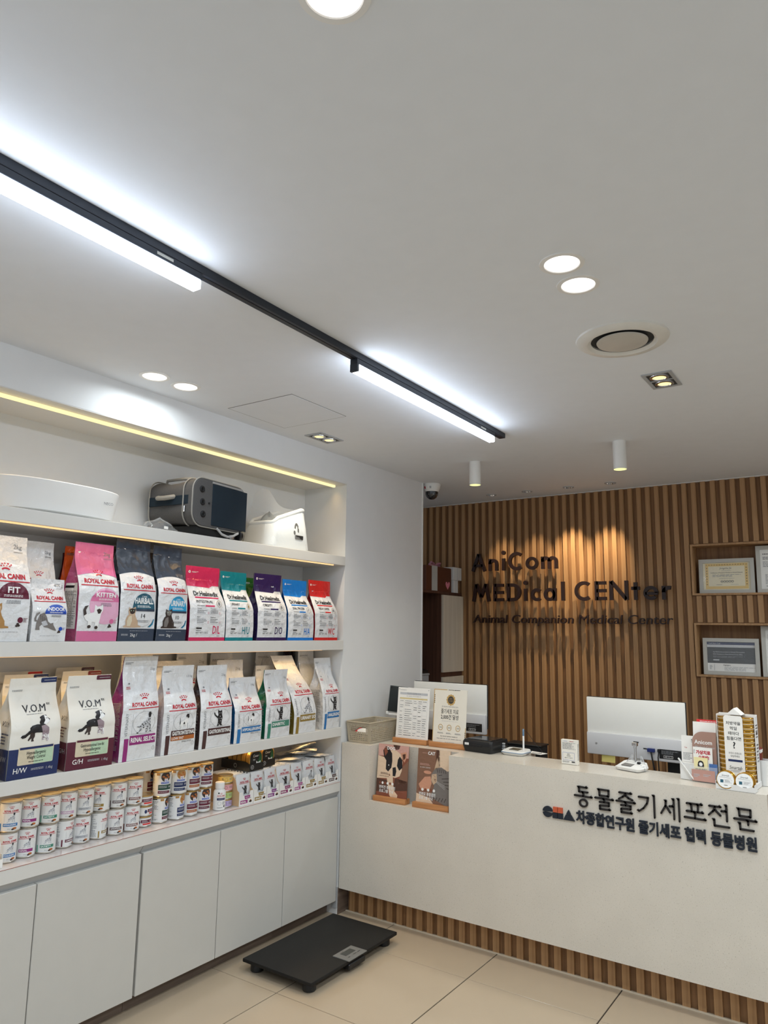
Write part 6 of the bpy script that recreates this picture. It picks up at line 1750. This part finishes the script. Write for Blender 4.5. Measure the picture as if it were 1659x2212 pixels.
for lo, hi in (((-.036, -.03), (.036, -.028)), ((-.036, .028), (.036, .03)), ((-.036, -.028), (-.034, .028)), ((.034, -.028), (.036, .028))): MB().box((lo[0], lo[1], .003), (hi[0], hi[1], .105), CARDW).build('side_panel', q)
g = thing('snack_packet', 'reddish brown packet poking out of the open white carton', 'packet', (-.500, 3.622, ZT + .004), rot=(0, .04, 0))
MB().box((-.018, -.024, 0), (.012, .024, .150), M('packet_red', (130, 58, 50), .4, var=.2), .004).build('packet_body', g); MB().box((-.0185, -.0245, .128), (.0125, .0245, .146), PAPER, .003).build('end_band', g)

# ------------------------------------------------------------------ framed certificates in the wall niches
FRW = M('frame_silver', (190, 188, 180), .4, var=.02)
def framed(label, x0, x1, z0, z1, lean, fn, y=5.205, bd=.024):
    w, h = x1 - x0, z1 - z0
    t = thing('picture_frame', label, 'picture frame', ((x0 + x1) / 2, y, z0), rot=(-lean, 0, 0))
    for nm, pts in (('frame_side', [(-w / 2, 0), (-w / 2 + bd, bd), (-w / 2 + bd, h - bd), (-w / 2, h)]), ('frame_side', [(w / 2, 0), (w / 2, h), (w / 2 - bd, h - bd), (w / 2 - bd, bd)]), ('frame_side', [(-w / 2, 0), (w / 2, 0), (w / 2 - bd, bd), (-w / 2 + bd, bd)]), ('frame_side', [(-w / 2, h), (-w / 2 + bd, h - bd), (w / 2 - bd, h - bd), (w / 2, h)])):
        MB().prism(pts, -.010, .008, FRW, 'xz').build(nm, t, smooth=0, fix=True)
    MB().box((-w / 2 + bd - .002, .0, bd - .002), (w / 2 - bd + .002, .006, h - bd + .002), PAPER).build('backing', t)
    P = Print(lambda a, c, l: (a, -l, c), .2, .0004, .0003); fn(P, w - 2 * bd, h - 2 * bd, bd); P.build('certificate_print', t)
    MB().box((-w / 2 + bd, -.0055, bd), (w / 2 - bd, -.0045, h - bd), M('frame_glass', (250, 250, 250), .03, var=0, alpha=.06, spec=.6)).build('glass', t)
YEL = ink('cert_yellow', (226, 190, 104)); CERT = ink('cert_cream', (232, 222, 190))
def cert(P, w, h, b):
    P.rect(-w / 2, b, w / 2, b + h, CERT); P.up(); P.rect(-w * .45, b + h * .03, w * .45, b + h * .97, YEL); P.up(); P.rect(-w * .385, b + h * .13, w * .385, b + h * .87, CERT); P.up()
    for i in range(16): P.ell(-w * .42 + w * .84 * i / 15, b + h * .92, w * .016, w * .012, GLD, 6)
    for i in range(7):
        for s_ in (-1, 1): P.ell(s_ * w * .418, b + h * (.2 + .1 * i), w * .016, w * .016, GLD, 6)
    P.text('Jungshu Ju', -w * .02, b + h * .76, h * .07, INK, wid=w * .26, shear=.3); P.fine(-w * .1, b + h * .69, w * .1, b + h * .71, GRY, 1, 2); P.text('Conference of Research Workers in Animal Diseases', 0, b + h * .61, h * .04, INK, bold=.015, wid=w * .68); P.fine(-w * .3, b + h * .47, w * .3, b + h * .57, GRY, 3, 3); P.fine(-w * .16, b + h * .40, w * .16, b + h * .425, GRY, 1, 4)
    for i in range(5): P.ring(-w * .1 + w * .055 * i, b + h * .30, w * .026, h * .045, .0022, INK, 12)
    P.line([(-w * .13, b + h * .30), (w * .15, b + h * .31)], .002, INK); P.fine(-w * .22, b + h * .17, -w * .1, b + h * .20, INK, 1, 3); P.fine(w * .08, b + h * .18, w * .26, b + h * .20, GRY, 1, 5)
def letter(P, w, h, b):
    P.fine(-w * .42, b + h * .86, w * .1, b + h * .91, INK, 1, 2); P.fine(-w * .42, b + h * .74, w * .3, b + h * .82, INK, 3, 3); P.fine(-w * .42, b + h * .55, w * .2, b + h * .7, GRY, 4, 3); P.fine(-w * .36, b + h * .12, w * .4, b + h * .38, GRY, 9, 4); P.fine(-w * .34, b + h * .06, w * .4, b + h * .09, INK, 1, 6)
def paper(P, w, h, b):
    P.rect(-w / 2, b + h * .90, w / 2, b + h, NAVY); P.rect(-w / 2, b + h * .83, w / 2, b + h * .88, PALE); P.rect(-w / 2, b + h * .27, w / 2, b + h * .82, SLATE if False else ink('page_dark', (34, 40, 44))); P.up()
    P.text('Cell Stem Cell', -w * .46, b + h * .925, h * .045, PALE, 'l', bold=.01); P.text('Age-Related Accumulation of Somatic Mitochondrial', -w * .38, b + h * .64, h * .042, PALE, 'l', wid=w * .66); P.text('DNA Mutations in Adult-Derived Human iPSCs', -w * .38, b + h * .56, h * .042, PALE, 'l', wid=w * .62); P.fine(-w * .38, b + h * .46, w * .28, b + h * .52, GRY, 2, 3); P.rect(-w * .38, b + h * .36, -w * .25, b + h * .40, PALE)
    P.text('Highlights', -w * .17, b + h * .19, h * .042, INK, 'l', bold=.01); P.fine(-w * .15, b + h * .02, w * .48, b + h * .16, GRY, 4, 3, .3); P.fine(-w * .46, b + h * .05, -w * .4, b + h * .2, GRY, 4, 5); P.line([(-w * .36, b + h * .02), (-w * .36, b + h * .23)], .0015, GRY)
def redpaper(P, w, h, b):
    P.rect(-w * .42, b + h * .86, w * .5, b + h * .9, NAVY); P.rect(-w * .42, b + h * .76, w * .5, b + h * .86, MAR); P.up(); P.text('F', -w * .3, b + h * .785, h * .06, WHT, bold=.02); P.fine(-w * .38, b + h * .5, w * .4, b + h * .7, GRY, 6, 3); P.fine(-w * .38, b + h * .4, w * .2, b + h * .47, INK, 2, 4); P.fine(-w * .38, b + h * .1, w * .4, b + h * .35, GRY, 8, 5)
framed('silver framed certificate with a yellow border, in the upper wall niche', -1.002, -.668, 1.8125, 2.04, .06, cert)
framed('taller silver frame with a typed letter, in the upper wall niche', -.655, -.435, 1.8125, 2.115, .06, letter)
framed('silver framed printout with a dark panel, in the lower wall niche', -1.003, -.670, 1.2875, 1.522, .06, paper)
framed('taller silver frame with a dark red heading, in the lower wall niche', -.655, -.435, 1.2875, 1.602, .06, redpaper)

# ------------------------------------------------------------------ cabinet in the alcove, with parcels
t = thing('alcove_cabinet', 'tall walnut cabinet with cream doors in the alcove before the slatted wall', 'cabinet', (-2.767, 4.82, 0))
MB().box((-.42, -.005, 0), (-.02, .32, 1.82), WALN).build('door_carcass', t)
MB().box((-.42, -.50, 1.82), (.0, .325, 1.838), WALN, .001).build('cabinet_top', t)
MB().box((-.42, -.50, 0), (-.39, -.005, 1.82), WALN).build('back_panel', t)
MB().box((-.42, -.50, 0), (-.01, -.482, 1.82), WALN).build('side_panel', t)
MB().box((-.39, -.482, 1.13), (-.01, -.005, 1.15), WALN).build('open_shelf', t)
MB().box((-.02, -.005, 0), (.0, .325, 1.82), WALN).build('front_frame', t)
MB().box((.0, .0, 1.235), (.018, .318, 1.812), CREAM, .001).build('door', t)
MB().box((.0, .0, .62), (.018, .318, 1.20), CREAM, .001).build('door', t)
t = thing('gift_box', 'brown gift box with a pale ribbon band and pink heart, on the alcove cabinet', 'gift box', (-2.86, 4.79, 1.8385), rz=.02)
BOXB = M('box_brown', (92, 52, 34), .6, var=.05)
MB().box((-.09, -.20, 0), (.09, .195, .185), BOXB, .002).build('box_body', t)
MB().box((.0885, -.115, 0.001), (.092, -.03, .186), M('ribbon_pale', (186, 190, 188), .5), .0008).build('ribbon_band', t)
MB().box((-.09, -.115, .1848), (.0915, -.03, .1872), M('ribbon_pale', (186, 190, 188), .5)).build('ribbon_top', t)
P = Print(lambda x, y, l: (.0905 + l, x, y), .05, .0006); HRT = ink('heart_pink', (226, 138, 156))
P.poly([(.135, .018), (.165, .05), (.17, .07), (.158, .08), (.142, .074), (.132, .062), (.122, .078), (.106, .076), (.098, .062), (.108, .042)], HRT); P.build('heart_sticker', t)
b = MB()
for s_ in (-1, 1): b.tube([(.02, .05, .19), (.03, .05 + s_ * .03, .215), (.03, .05 + s_ * .07, .222), (.02, .05 + s_ * .08, .205), (.02, .05 + s_ * .03, .194), (.02, .05, .19)], .009, M('ribbon_pink', (186, 128, 146), .5), 8)
b.tube([(.03, .05, .19), (.05, -.02, .196), (.06, -.10, .189)], .008, M('ribbon_pink', (186, 128, 146), .5), 8)
b.build('bow', t)
for i, (y0, y1, z0, z1, lab) in enumerate(((5.008, 5.08, .0, .098, 'small white carton under the overhanging one, beside the brown gift box'), (5.002, 5.14, .0995, .20, 'white carton overhanging the smaller one, beside the brown gift box'))):
    t = thing('small_carton', lab, 'carton', (-2.84, (y0 + y1) / 2, 1.8385 + z0), rz=.03 * i)
    MB().box((-.06, -(y1 - y0) / 2, 0), (.075, (y1 - y0) / 2, z1 - z0), CARDW, .002).build('carton_body', t); MB().box((.0745, -.002, .002), (.0758, .002, z1 - z0 - .002), PALE).build('tape_seam', t)
t = thing('storage_case', 'grey plastic case on the open shelf of the alcove cabinet', 'case', (-2.90, 4.60, 1.1505))
MB().box((-.12, -.10, 0), (.10, .10, .07), GREYP, .006).build('case_body', t); MB().box((-.124, -.104, .068), (.104, .104, .082), GREYP, .004).build('lid', t)
t = thing('desk_phone', 'black desk telephone on the grey case in the alcove cabinet', 'telephone', (-2.90, 4.62, 1.233))
b = MB(); b.prism([(-.09, 0), (.09, 0), (.09, .02), (-.09, .06)], -.08, .08, BLACK, 'xz'); b.build('phone_body', t, fix=True); MB().tube([(-.05, -.06, .07), (.0, -.06, .078), (.05, -.06, .06), (.08, -.06, .04)], .016, BLACK, 10).build('handset', t)

# ------------------------------------------------------------------ floor scale
SCB = M('scale_black', (15, 15, 15), .65, var=.08, bump=.15, bs=300)
t = thing('floor_scale', 'flat black pet weighing scale with a grey display, on the tiled floor', 'scale', (-2.333, 2.944, 0))
MB().box((-.203, -.333, .040), (.203, .333, .056), SCB, .004, 2).build('platform', t)
for sx in (-1, 1):
    for sy in (-1, 1): MB().lathe([(.026, 0), (.030, .004), (.030, .026), (.024, .041)], BLACK, 20, (sx * .155, sy * .285, 0)).build('foot', t)
MB().box((.118, -.078, .0555), (.2125, .062, .060), M('scale_display_plate', (112, 112, 110), .5), .001).build('display_plate', t)
MB().box((.135, -.045, .0595), (.170, .030, .0608), M('scale_lcd', (58, 60, 58), .25), .0004).build('lcd', t)
MB().box((.15, -.07, .016), (.209, .055, .040), BLACK, .004).build('display_housing', t)
P = Print(lambda x, y, l: (x, y, .0606 + l), .1, .0003)
P.line([(.128, -.03), (.133, -.022), (.128, -.016)], .0015, INK); P.rect(.186, -.05, .190, -.038, INK); P.rect(.184, -.01, .187, .012, INK); P.rect(.184, .022, .187, .042, INK); P.build('display_print', t)
tuft = MB().tube([(-1.905, 2.385, .001), (-1.90, 2.40, .002), (-1.902, 2.418, .001)], .0012, DKBR, 5).build('hair_strand')
tag(tuft, 'short dark strand of hair lying on the floor tile', 'hair')
# thin caulk line between tiles and counter base
MB().box((-2.597, 3.466, 0.0), (-.46, 3.4752, .004), M('caulk', (206, 192, 170), .6)).build('caulk_line', ctr)
bpy.data.scenes.remove(TS)
